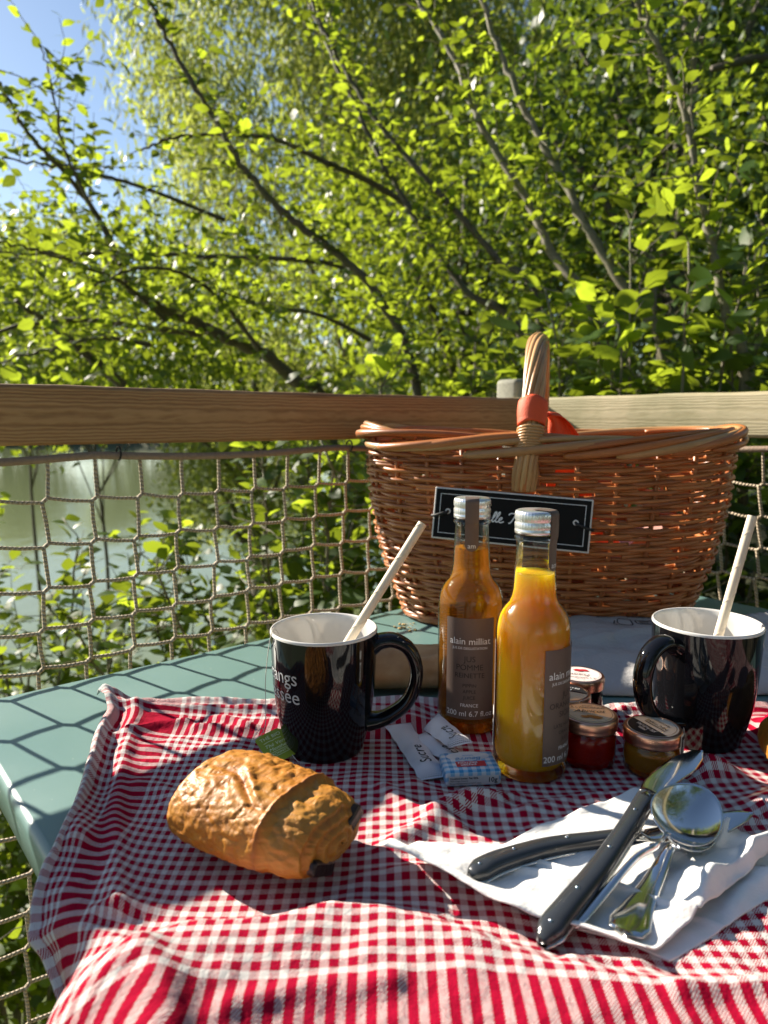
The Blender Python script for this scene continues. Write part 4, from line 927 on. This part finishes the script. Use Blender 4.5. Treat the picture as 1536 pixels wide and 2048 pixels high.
# ---------------------------------------------------------------- pastry, bread, croissant
def pastry():
    A = np.array([-.119, .4520]); B = np.array([-.032, .3965]); c = (A+B)/2; L = np.linalg.norm(B-A); a = math.atan2(B[1]-A[1], B[0]-A[0])
    r = root('chocolate_pastry', 'golden flaky chocolate pastry in front of the left mug, two chocolate bars showing', 'pastry', (c[0], c[1], CT), a)
    ns, nk = 220, 200; V = []; tint = []; W, H = .0415, .0285
    t = np.linspace(0, 2*math.pi, nk, endpoint=False)
    def sec(sv, sc):
        e = 2.35; cy = np.sign(np.cos(t))*np.abs(np.cos(t))**(2/e); cz = np.sign(np.sin(t))*np.abs(np.sin(t))**(2/e)
        flat = np.where(cz < 0, .62, 1.0); return W*sc*cy, H*.9+(H*sc*cz)*flat*1.0
    S = np.linspace(-1, 1, ns); Vs = []; Ts = []
    for s_ in S:
        sc = (1-.10*abs(s_)**3)*(1-.05*max(0, s_)); y, z = sec(s_, sc); x = np.full(nk, s_*L/2)
        # the rolled end steps in like the inner turns of the roll
        step = np.clip((s_-.52)/.10, 0, 1); inn = 1-.085*step-.08*np.clip((s_-.80)/.20, 0, 1)**1.5-.10*np.clip((-s_-.86)/.14, 0, 1)**2
        yc, zc = y*inn, (z-H*.8)*inn+H*.8
        ln = fbm(x*38, t*2.2+np.sin(t)*1.5, 0, 4, 3); wr = np.abs(fbm(x*55, np.cos(t)*2.6, np.sin(t)*2.6, 4, 6)); fl = fbm(x*170, np.cos(t)*9, np.sin(t)*9, 3, 12)
        top = np.clip(np.sin(t)+.15, 0, 1); d = .0009*ln-.0009*(1-np.clip(wr*3.0, 0, 1))*top+.0007*fl+.0006*np.abs(fbm(x*90, t*5, 0, 2, 21))
        # torn crease along the top
        crease = np.exp(-((t-1.95-.18*np.sin(s_*4)-.25*s_)/.07)**2)*np.clip(1-abs(s_+.12)/.62, 0, 1); d -= .0030*crease; d += .0016*np.exp(-((t-1.80-.18*np.sin(s_*4)-.25*s_)/.07)**2)*np.clip(1-abs(s_+.12)/.62, 0, 1)
        d += .0018*np.exp(-((s_-.50)/.03)**2)*top
        ny, nz = np.cos(t), np.sin(t); yy, zz = yc+d*ny, np.maximum(zc+d*nz, .0005)
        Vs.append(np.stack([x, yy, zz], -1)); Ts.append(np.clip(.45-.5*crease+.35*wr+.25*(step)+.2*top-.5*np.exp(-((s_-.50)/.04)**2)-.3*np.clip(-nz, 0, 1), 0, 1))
    for e, (i0, sgn) in enumerate(((ns-1, 1), (0, -1))):
        base = Vs[i0]; cen = base.mean(0); rows = []; tr = []
        for q in np.linspace(.96, .02, 46):
            p = cen+(base-cen)*q; sp = np.sin(2*math.pi*((1-q)*3.6+t/(2*math.pi))); bul = (.0085 if sgn > 0 else .004)*(1-q*q)
            p = p.copy(); p[:, 0] += sgn*(bul+.0008*sp+.0006*fbm(p[:, 1]*200, p[:, 2]*200, 0, 2, 2)); rows.append(p); tr.append(np.clip(.66+.16*sp, 0, 1))
        if sgn > 0: Vs += rows; Ts += tr
        else: Vs = rows[::-1]+Vs; Ts = tr[::-1]+Ts
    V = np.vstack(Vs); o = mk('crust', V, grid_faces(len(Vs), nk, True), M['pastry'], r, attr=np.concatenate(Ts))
    for k, (y, z, sx) in enumerate(((.0145, .0325, 1.2), (-.0155, .0190, 1.2))):
        rg = np.random.default_rng(k+3); V, F = box(-.010, .0095, -.0085*sx, .0085*sx, -.0042, .0042, .0016)
        V = [(x, yy*math.cos(.5*(1-2*k))-zz*math.sin(.5*(1-2*k)), yy*math.sin(.5*(1-2*k))+zz*math.cos(.5*(1-2*k))) for x, yy, zz in V]; V = np.array(V)+rg.normal(0, .0004, (len(V), 3))
        c2 = mk('chocolate_bar', V, F, M['chocolate'], r); c2.location = (L/2-.0022, y, z)
pastry()
def bread():
    r = root('baguette', 'piece of pale crusty baguette lying on the table behind the left mug', 'bread', (.004, .712, .001), math.radians(1))
    ns, nk = 120, 48; t = np.linspace(0, 2*math.pi, nk, endpoint=False); Vs = []
    for s_ in np.linspace(-1, 1, ns):
        e = math.sqrt(max(0, 1-abs(s_)**7)); x = np.full(nk, s_*.106); rr = .0265*e*(1-.06*s_)
        d = .0014*fbm(x*30, np.cos(t)*2, np.sin(t)*2, 4, 2)+.0022*np.exp(-((t-1.9-.5*np.sin(s_*5))/.14)**2)-.0026*np.exp(-((t-1.6-.5*np.sin(s_*5))/.12)**2)
        y = rr*1.1*np.cos(t)+d*np.cos(t); z = .0215+(rr*.86*np.sin(t)+d*np.sin(t))*np.where(np.sin(t) < 0, .93, 1); Vs.append(np.stack([x, y, np.maximum(z, .0)], -1))
    mk('crust', np.vstack(Vs), grid_faces(ns, nk, True), M['bread'], r)
bread()
def croissant():
    r = root('croissant', 'golden croissant only just showing at the right edge of the cloth', 'croissant', (.360, .520, CT), math.radians(20)); n, nk = 160, 36; Vs = []; tt = np.linspace(0, 2*math.pi, nk, endpoint=False); T = []
    for i in range(n):
        f = i/(n-1); a = math.radians(205-230*f); rr = .024*(math.sin(math.pi*min(max(f, .015), .985))**.62)*(1+.10*abs(math.sin(f*math.pi*7))**.6)
        cx, cy = .042*math.cos(a), .036*math.sin(a); d = .001*fbm(np.full(nk, f*22), np.cos(tt)*3, np.sin(tt)*3, 3, 4)
        q = (rr+d)*np.cos(tt); Vs.append(np.stack([cx+q*math.cos(a), cy+q*math.sin(a), np.maximum(.021+(rr+d)*np.sin(tt)*.95, .0004)], -1)); T.append(np.full(nk, .35+.6*abs(math.sin(f*math.pi*7))))
    mk('crust', np.vstack(Vs), grid_faces(n, nk, True)[:, ::-1], M['pastry'], r, attr=np.concatenate(T))
croissant()
def crumbs():
    b = MB(); rg = np.random.default_rng(6); c = at(815, 1258)
    for i in range(26):
        p = c+np.array([rg.normal(0, .009), rg.normal(0, .013), .0012]); s_ = rg.uniform(.0006, .0019)
        V, F = box(-s_, s_, -s_*.7, s_*.7, -s_*.4, s_*.5); a = rg.uniform(0, 6); b.add([(p[0]+x*math.cos(a)-y*math.sin(a), p[1]+x*math.sin(a)+y*math.cos(a), p[2]+z+x*.2) for x, y, z in V], F)
    props(b.build('crumbs', M['crumb']), 'small scatter of pale crumbs on the green table beside the basket', 'crumbs', kind='stuff')
crumbs()
# ---------------------------------------------------------------- paper bag
def bag():
    r = root('paper_bag', 'grey white bakery paper bag lying between the basket and the right mug', 'paper bag', (.36, .785, .0008), math.radians(-2)); n, k = 90, 46
    def top(x, y):
        fx, fy = x/.19, y/.098; e = np.clip(1-np.abs(fx)**10, 0, 1)**.6*np.clip(1-np.abs(fy)**14, 0, 1)**.6
        h = .003+e*(.009+.022*(fy*.5+.5))+e*(.0035*fbm(x*22, y*30, 0, 4, 4)+.0035*np.abs(fbm(x*11+3, y*26, 0, 2, 9)))
        h += e*(.006*np.exp(-((y-.02-.25*(x+.1))/.005)**2)+.004*np.exp(-((y+.03-.4*(x+.15))/.004)**2)+.004*np.exp(-((x-.02+.3*y)/.004)**2)); return h
    X, Y = np.meshgrid(np.linspace(-.19, .19, n), np.linspace(-.098, .098, k), indexing='ij'); Z = top(X, Y)
    V = np.vstack([np.stack([X, Y+.006*np.sin(X*17), Z], -1).reshape(-1, 3), np.stack([X, Y+.006*np.sin(X*17), np.minimum(Z-.001, .001+0*Z)], -1).reshape(-1, 3)])
    F = grid_faces(n, k); ed = []
    for i in range(n-1): ed += [(i*k, (i+1)*k, n*k+(i+1)*k, n*k+i*k), (i*k+k-1, n*k+i*k+k-1, n*k+(i+1)*k+k-1, (i+1)*k+k-1)]
    for j in range(k-1): ed += [(j, n*k+j, n*k+j+1, j+1), ((n-1)*k+j, (n-1)*k+j+1, n*k+(n-1)*k+j+1, n*k+(n-1)*k+j)]
    mk('paper', V, np.vstack([F[:, ::-1], F+n*k, np.array(ed)]), M['paper'], r)
    f = lambda x, y: (-.066-x, .070-y+.006*math.sin((-.066-x)*17), float(top(np.array([-.066-x]), np.array([.070-y]))[0])+.0006)
    b = MB(); V, F = text2d('Fabriqué en France', .0085, 'CENTER'); b.add([f(x, y-.006) for x, y, _ in V], F)
    for P in ([(-.004, .007), (.010, .007), (.010, .022), (-.004, .022), (-.004, .007)], [(.014, .008), (.018, .020), (.014, .022)], [(-.030, .008), (-.012, .008), (-.012, .020), (-.030, .020), (-.034, .014), (-.030, .008)], [(-.027, .011), (-.016, .011), (-.016, .017), (-.027, .017)]):
        V, F = ribbon2d(spline(P, 24), .0014); b.add([f(x, y) for x, y in V], F)
    b.build('lettering', M['print_black'], r, False)
bag()
# ---------------------------------------------------------------- napkin and cutlery
NL, NB, NR, NF = at(772, 1765, .012)[:2], at(1285, 1596, .006)[:2], at(1560, 1690, .012)[:2], at(1290, 1925, .010)[:2]
def nap_map(a, b): return np.stack([-.006*(1-a)*np.exp(-((b-.14)/.13)**2), .024*(1-a)*np.exp(-((b-.17)/.15)**2)])+ (1-a)*(1-b)*NL[:, None, None]+a*(1-b)*NF[:, None, None]+(1-a)*b*NB[:, None, None]+a*b*NR[:, None, None]
def nap_bump(a, b):
    h = .0030*(fbm(a*3.2, b*3.2, 0, 3, 2)+.6)
    h += .022*np.exp(-((b-.01)/.06)**2)*(1-.8*a)+.004*np.exp(-((b-.13-.3*a)/.04)**2)*(1-a)          # curled left edge
    h += .012*np.exp(-((a-.95-.05*np.sin(b*7))/.055)**2)*np.clip((b-.28)/.25, 0, 1)+.007*np.exp(-((a-.80+.35*(b-.6))/.05)**2)*np.clip((b-.4)/.3, 0, 1)
    h += .007*np.exp(-((b-.62-.35*(a-.5))/.05)**2)*np.clip((a-.35)/.3, 0, 1)*np.clip((1-a)/.1, 0, 1)+.0035*np.exp(-((b-.33)/.02)**2)
    return h
c1 = at(1378, 1622, .034)
def napkin():
    r = root('napkin', 'white paper napkin under the cutlery, folded in layers with curled edges', 'napkin', (0, 0, 0)); n = 110
    a, b = np.meshgrid(np.linspace(0, 1, n), np.linspace(0, 1, n), indexing='ij')
    def layer(name, da, dz, sc, rot, bump):
        P = nap_map(np.clip(a, 0, 1), b); c = P.mean((1, 2))[:, None, None]; q = (P-c)*sc; q = np.stack([q[0]*math.cos(rot)-q[1]*math.sin(rot), q[0]*math.sin(rot)+q[1]*math.cos(rot)])+c+np.array(da)[:, None, None]
        e = .0022*np.sin(a*9)*np.exp(-(np.minimum(b, 1-b)/.05)**2); z = cloth_h(q[0], q[1])*.75+.0012+dz+nap_bump(a, b)*bump; ds = np.hypot(q[0]-c1[0], q[1]-c1[1]); z = np.minimum(z, .0125+dz+np.maximum(ds-.030, 0)*1.2)
        V = np.stack([q[0]+e, q[1]+e, z], -1).reshape(-1, 3); o = mk(name, V, grid_faces(n, n), M['napkin'], r, uv=np.stack([a, b], -1).reshape(-1, 2)); sd = o.modifiers.new('thickness', 'SOLIDIFY'); sd.thickness = .0007; sd.offset = 0
    layer('lower_fold', (.020, -.003), .0, .95, -.10, .25); layer('upper_fold', (0, 0), .0032, 1.0, 0, 1.0)
napkin()
def sweep(P, W, T, k=14, power=2.0, roll=0.0):
    P = np.asarray(P, float); Tn = nrm(np.gradient(P, axis=0)); V = []
    for i in range(len(P)):
        s = np.cross(np.array([0, 0, 1.]), Tn[i]); s /= np.linalg.norm(s); u_ = np.cross(Tn[i], s); ro = roll[i] if np.ndim(roll) else roll
        s, u_ = s*math.cos(ro)+u_*math.sin(ro), -s*math.sin(ro)+u_*math.cos(ro)
        for q in range(k):
            t = 2*math.pi*q/k; c, d = math.cos(t), math.sin(t); V.append(P[i]+s*W[i]*math.copysign(abs(c)**(2/power), c)+u_*T[i]*math.copysign(abs(d)**(2/power), d))
    F = [tuple(map(int, f)) for f in grid_faces(len(P), k, True)]+[tuple(range(k-1, -1, -1)), tuple((len(P)-1)*k+i for i in range(k))]; return V, F
def knife(label, hp, bp):
    r = root('table_knife', label, 'knife', (0, 0, 0), 0, 'grey handled table knives'); n = 44; P = spline(hp, n); f = np.linspace(0, 1, n)
    W = np.interp(f, [0, .03, .10, .3, .7, 1], [.002, .0050, .0076, .0070, .0060, .0058]); T = np.interp(f, [0, .04, .15, 1], [.0015, .0042, .0055, .0045])
    V, F = sweep(P, W, T, 20, 2.5); h = mk('handle', V, F, M['dark_plastic'], r)
    Q = P.copy(); Q[:, 2] -= .0036; V, F = sweep(Q, W*1.06, T*.35, 12, 2.6); mk('tang', V, F, M['steel'], r)
    for q in (.10, .34, .60, .86):
        i = int(q*(n-1)); V, F = lathe([(0, .0009), (.0011, .0006), (.0016, -.001)], 14); o = mk('rivet', V, F, M['steel'], h); o.location = tuple(P[i]+np.array([0, 0, T[i]-.0002]))
    n = 40; P = spline(bp, n); f = np.linspace(0, 1, n); W = np.interp(f, [0, .05, .12, .3, .75, .93, 1], [.0062, .0058, .0066, .0086, .0086, .0046, .0006]); T = np.interp(f, [0, .08, .14, 1], [.0045, .0040, .0011, .0006])
    V, F = sweep(P, W, T, 12, 1.7, np.linspace(0, .35, n)); mk('blade', V, F, M['steel'], r)
kB = [at(938, 1752, .0135), at(1000, 1722, .0145), at(1100, 1694, .0145), at(1200, 1680, .0145), at(1270, 1672, .0145)]
bB_ = [at(1262, 1673, .0145), at(1340, 1668, .015), at(1420, 1650, .016), at(1505, 1626, .017)]
kA = [at(1082, 1882, .0135), at(1135, 1815, .018), at(1200, 1735, .0235), at(1255, 1655, .0285), at(1293, 1592, .032)]
bA_ = [at(1288, 1600, .032), at(1318, 1565, .034), at(1358, 1535, .036), at(1405, 1502, .037)]
knife('grey handled knife lying lower, pointing right across the napkin', kB, bB_)
knife('grey handled knife on top, lying steeply over the other knife towards the honey jar', kA, bA_)
def spoon(label, bowl_c, bdir, hp, hw=1.0, wid=.0202, lng=.0312, nrm_tilt=(0, 0, 1)):
    r = root('spoon', label, 'spoon', (0, 0, 0), 0, 'steel spoons'); d = np.array(bdir, float); d /= np.linalg.norm(d); nu = np.array(nrm_tilt, float); nu -= d*(nu@d); nu /= np.linalg.norm(nu); s = np.cross(nu, d); V = []; nr, na = 18, 56
    for sh in (0, -.0011):
        for i in range(nr+1):
            q = i/nr
            for j in range(na):
                t = 2*math.pi*j/na; egg = 1+.10*math.cos(t); x = lng*q*math.cos(t); y = wid*q*math.sin(t)*(1-.13*math.cos(t)); z = -.0085*(1-q**2.2)+sh
                V.append(np.array(bowl_c)+d*x+s*y+nu*z)
    G = grid_faces(nr+1, na, True); F = np.vstack([G, G[:, ::-1]+(nr+1)*na]); k = nr*na; F = np.vstack([F, np.array([(k+j, k+(j+1) % na, (nr+1)*na+k+(j+1) % na, (nr+1)*na+k+j) for j in range(na)])[:, ::-1]])
    mk('bowl', V, F, M['steel'], r)
    n = 40; P = spline([np.array(bowl_c)-d*lng*.93+nu*(-.0009)]+list(hp), n); f = np.linspace(0, 1, n); W = np.interp(f, [0, .08, .25, .6, .9, .98, 1], [.0058, .0034, .0032, .0062, .0108, .0084, .001]); T = np.interp(f, [0, .25, 1], [.0008, .0016, .0010])
    V, F = sweep(P, W*hw, T*1.5, 24, 2.0); mk('handle', V, F, M['steel'], r)
c1 = at(1378, 1622, .034); spoon('steel spoon on top, its shining bowl facing the sky beside the knife blade', c1, at(1420, 1580, .036)-at(1330, 1668, .032), [at(1316, 1690, .035), at(1270, 1718, .029), at(1205, 1790, .019), at(1140, 1858, .0125)], hw=.34, nrm_tilt=(-.05, -.62, 1))
c2 = c1+np.array([.001, -.001, -.0062]); spoon('steel spoon underneath, its dark reflecting handle pointing to the viewer', c2, at(1400, 1590, .03)-at(1335, 1700, .024), [at(1338, 1700, .021), at(1312, 1752, .0138), at(1277, 1815, .0128), at(1248, 1870, .0142)], wid=.0165, lng=.0270, nrm_tilt=(-.05, -.62, 1))
# ---------------------------------------------------------------- wicker basket
def basket():
    R = root('wicker_basket', 'large brown wicker picnic basket with a tall twisted handle', 'basket', (.2215, 1.000, 0), math.radians(-14)); H = .236; NS = 28
    def dims(h): return (.186+(.240-.186)*h**.85)+.011*math.sin(math.pi*h), .112+(.152-.112)*h**.85+.010*math.sin(math.pi*h)
    tt = np.linspace(0, 2*math.pi, 721); e = 2/2.9
    bx, by = np.sign(np.cos(tt))*np.abs(np.cos(tt))**e, np.sign(np.sin(tt))*np.abs(np.sin(tt))**e
    arc = np.concatenate([[0], np.cumsum(np.hypot(np.diff(bx)*.23, np.diff(by)*.135))]); arc /= arc[-1]
    def pt(s, h, off=0.0):
        s = np.asarray(s, float); a, b = dims(float(h)) if np.ndim(h) == 0 else (np.array([dims(q)[0] for q in h]), np.array([dims(q)[1] for q in h]))
        X = np.interp(s % 1, arc, bx); Y = np.interp(s % 1, arc, by); nx, ny = np.sign(X)*np.abs(X)**1.9/.23, np.sign(Y)*np.abs(Y)**1.9/.135; l = np.hypot(nx, ny)+1e-9
        zr = .012*np.abs(X)**3*h
        return np.stack([a*X+off*nx/l, b*Y+off*ny/l, H*h+.004+zr*1.0], -1)
    rg = np.random.default_rng(8)
    for k in range(NS):
        P = pt(np.full(9, k/NS), np.linspace(0, 1, 9)); V, F = tube(P, .0030, 7); mk('stake', V, F, M['wicker'], R)
    rows = 41; q = 6; span = 1/q+1.2/NS
    for j in range(rows):
        h0 = (j+.5)/rows
        for i in range(q):
            s0 = (i+(j*.37) % 1)/q+rg.normal(0, .004); s = np.linspace(s0, s0+span, 44); f = np.linspace(0, 1, 44)
            h = np.clip(h0+(f-.5)*.9/rows+.0016*np.sin(f*9+j), .004, .992); ph = np.pi*(s*NS+j); off = .0039*np.cos(ph)*(1 if True else 0)+.0006
            P = pt(s, h, off); P += rg.normal(0, .0003, 3); V, F = tube(P, np.interp(f, [0, .1, 1], [.0029, .0031, .0021])*rg.uniform(.9, 1.1), 7)
            mk('weaver', V, F, M['wicker'], R)
    # plaited foot and rim
    for zc, n, rr, hh in ((-.002, 22, .0048, .0),):
        for i in range(n):
            s = np.linspace(i/n, i/n+4.2/n, 34); a = np.linspace(-.9, 2.4, 34); P = pt(s, .004, .006*np.cos(a)); P[:, 2] = .0058+.0045*np.sin(a)*.8+.002; V, F = tube(P, np.linspace(.0038, .0028, 34), 7); mk('foot_rod', V, F, M['wicker'], R)
    n = 22
    for i in range(n):
        L = rg.uniform(4.0, 6.4); s = np.linspace(i/n, i/n+L/n, 46); a = np.linspace(-1.0, 2.7, 46)+rg.normal(0, .3); o = (.0125+rg.normal(0, .0012))*np.cos(a)+.003; P = pt(s, 1.0, 0); 
        P = pt(s, np.full(46, 1.0), o); P[:, 2] += .006+.0105*np.sin(a)+rg.normal(0, .0018); w = np.interp(np.linspace(0, 1, 46), [0, .03, .15, 1], [.0030, .0050, .0052, .0036])
        V, F = tube(P, w*rg.uniform(.85, 1.12), 8); mk('rim_rod', V, F, M['wicker_pale'] if i % 3 == 0 else M['wicker'], R)
    V, F = lathe([(0, .006), (1, .006)], 64); a, b = dims(0.0); mk('base', [(x*a*.98, y*b*.98, z) for x, y, z in V], F, M['wicker'], R)
    # handle of twisted rods
    hx = -.008; m = 80
    P = spline([(hx-.008, -.158, .193), (hx-.006, -.161, .222), (hx-.002, -.152, .26), (hx, -.128, .315), (hx, -.075, .365), (hx, 0, .382), (hx, .075, .365), (hx, .128, .315), (hx, .152, .26), (hx, .160, .215), (hx, .158, .175)], m)
    T = nrm(np.gradient(P, axis=0)); e1 = np.tile([1., 0, 0], (m, 1)); e2 = np.cross(T, e1); f = np.linspace(0, 1, m); ns = 11
    core = np.interp(f, [0, .06, .17, .25, .5, .75, .83, .94, 1], [.0098, .0098, .0095, .0102, .0108, .0102, .0095, .0098, .0098]); wide = np.interp(f, [0, .07, .18, .82, .93, 1], [1.15, 1.25, 1.0, 1.0, 1.25, 1.15]); thin = np.interp(f, [0, .08, .2, .8, .92, 1], [.35, .6, 1, 1, .6, .35])
    tw = np.interp(f, [0, .2, .8, 1], [0, .3, 5.6, 5.9])
    for k in range(ns):
        a = 2*math.pi*k/ns+tw; Q = P+e1*(core*wide*np.cos(a))[:, None]+e2*(core*thin*np.sin(a))[:, None]; Q[:, 0] += .02*np.clip(.12-f, 0, 1)*0
        V, F = tube(Q, .0037, 7); mk('handle_rod', V, F, M['wicker_pale'], R)
    V, F = tube(P, core*.8, 8); mk('handle_core', V, F, M['wicker'], R)
    def wrap(f0, f1, turns, rr, m_, name, ex=.0052):
        i = np.linspace(f0, f1, turns*16); Pc = np.stack([np.interp(i, f, P[:, c]) for c in range(3)], -1); E2 = np.stack([np.interp(i, f, e2[:, c]) for c in range(3)], -1); a = np.linspace(0, turns*2*math.pi, len(i)); c_ = np.interp(i, f, core)+ex
        w_ = np.interp(i, f, wide); V, F = tube(Pc+np.array([1., 0, 0])*(c_*w_*np.cos(a))[:, None]+E2*(c_*np.interp(i, f, thin)*np.sin(a))[:, None], rr, 6); mk(name, V, F, m_, R)
    wrap(.15, .215, 9, .0021, M['wicker_pale'], 'binding'); wrap(.79, .85, 9, .0021, M['wicker_pale'], 'binding')
    return R, P, e2, f, core, pt
BR, HP, HE2, HF, HC, bpt = basket()
def to_world(p): return np.array(BR.matrix_basis @ Vector(p)) if False else np.array(Matrix.Translation(BR.location) @ Matrix.Rotation(BR.rotation_euler.z, 4, 'Z') @ Vector(p))
def ribbon():
    r = root('ribbon', 'bright orange fabric ribbon tied round the basket handle', 'ribbon', tuple(BR.location), BR.rotation_euler.z); i = np.linspace(.222, .272, 9); V = []; k = 40
    for q in i:
        Pc = np.array([np.interp(q, HF, HP[:, c]) for c in range(3)]); E2 = np.array([np.interp(q, HF, HE2[:, c]) for c in range(3)]); c_ = np.interp(q, HF, HC)+.0062+.0006*math.sin(q*900)
        for j in range(k): a = 2*math.pi*j/k; V.append(Pc+np.array([1, 0, 0])*c_*math.cos(a)*1.02+E2*c_*math.sin(a)+np.array([0, 0, .0012*math.sin(a*3)]))
    o = mk('band', V, grid_faces(9, k, True), M['orange_ribbon'], r); sd = o.modifiers.new('thickness', 'SOLIDIFY'); sd.thickness = .0008
    # loose tail hanging behind the handle into the basket
    c0 = np.array([np.interp(.245, HF, HP[:, c]) for c in range(3)])+np.array([.016, .012, .0]); n, m = 40, 12; V = []
    C = spline([c0, c0+np.array([.012, .012, -.002]), c0+np.array([.020, .018, -.018]), c0+np.array([.032, .022, -.05]), c0+np.array([.03, .024, -.09]), c0+np.array([.04, .03, -.14]), c0+np.array([.07, .05, -.17])], n)
    for q in range(n):
        w = np.interp(q/n, [0, .2, .5, 1], [.007, .013, .030, .036])
        for j in range(m+1): g = j/m-.5; V.append(C[q]+np.array([g*w*2*.85, g*w*.9, .003*math.sin(g*7+q*.12)])+np.array([0, .005*math.sin(g*8), 0]))
    o = mk('tail', V, grid_faces(n, m+1), M['orange_ribbon'], r); sd = o.modifiers.new('thickness', 'SOLIDIFY'); sd.thickness = .0008
ribbon()
def liner():
    r = root('cloth_lining', 'pale pink cloth lying crumpled inside the basket', 'cloth', tuple(BR.location), BR.rotation_euler.z); n = 50
    A, B = np.meshgrid(np.linspace(-1, 1, n), np.linspace(-1, 1, n), indexing='ij'); Z = .07+.05*fbm(A*2, B*2, 0, 3, 4)*.5+.035*(A*A+B*B)
    mk('folds', np.stack([A*.17, B*.085, Z], -1).reshape(-1, 3), grid_faces(n, n), M['lining'], r)
liner()
def sign():
    c = np.array([-.030, -.1655, .159]); W, H, D = .188, .0635, .004
    r = root('name_sign', 'black plaque with white border tied to the front of the basket', 'sign', tuple(to_world(c)), rot=(math.radians(-7), math.radians(3.4), BR.rotation_euler.z))
    V, F = box(-W/2, W/2, -D/2, D/2, -H/2, H/2, .0012); mk('board', V, F, M['sign_edge'], r)
    y = -D/2-.0003; q = lambda x0, x1, z0, z1, yy: ([(x0, yy, z0), (x1, yy, z0), (x1, yy, z1), (x0, yy, z1)], [(0, 1, 2, 3)])
    V, F = q(-W/2+.002, W/2-.002, -H/2+.002, H/2-.002, y); mk('face', V, F, M['sign_black'], r, False)
    b = MB(); bx_, bz = W/2-.0075, H/2-.0075; t = .0007
    for a in ((-bx_, bx_, bz-t, bz), (-bx_, bx_, -bz, -bz+t), (-bx_, -bx_+t, -bz+t, bz-t), (bx_-t, bx_, -bz+t, bz-t)): b.add(*q(*a, y-.0003))
    b.build('border_line', M['print_white'], r, False)
    S = [[(0, .95), (-.03, .3), (.12, .0), (.36, .15), (.5, .95), (.46, .3), (.62, .0), (.86, .55), (1.08, 1.6), (1.0, 2.0), (.86, 1.6), (.86, .4), (1.02, .0), (1.24, .45), (1.5, 1.6), (1.42, 2.0), (1.28, 1.6), (1.28, .4), (1.44, .0), (1.7, .3), (1.96, .72), (1.84, .98), (1.66, .62), (1.74, .1), (2.0, .0), (2.3, .22)],
         [(2.62, 1.55), (2.72, 1.85), (3.0, 1.95), (3.6, 1.85), (4.1, 2.0)], [(3.4, 1.88), (3.3, .9), (3.12, .1), (2.9, .0)]]
    b = MB()
    for P in S:
        PP = spline([((x+.18*z)*.0098-.0305, z*.0062-.005) for x, z in P], len(P)*9); V, F = ribbon2d(PP, .0015); b.add([(x, y-.0004, z) for x, z in V], F)
    b.build('lettering', M['print_white'], r, False)
    for s in (-1, 1):
        x = s*(W/2-.018); V, F = tube(spline([(x, -D/2-.001, .002), (x+s*.006, -D/2-.003, 0), (x+s*.014, -D/2-.002, -.003), (x+s*.020, D/2, -.004), (x+s*.018, .012, -.004)], 24), .0018, 8); mk('tie', V, F, M['black_cord'], r)
        V, F = lathe([(.0016, 0), (.0030, .0003), (.0034, 0)], 18); mk('eyelet', [(x+a, y-.0002-c_, .003+b_) for a, b_, c_ in V], F, M['sign_edge'], r)
sign()
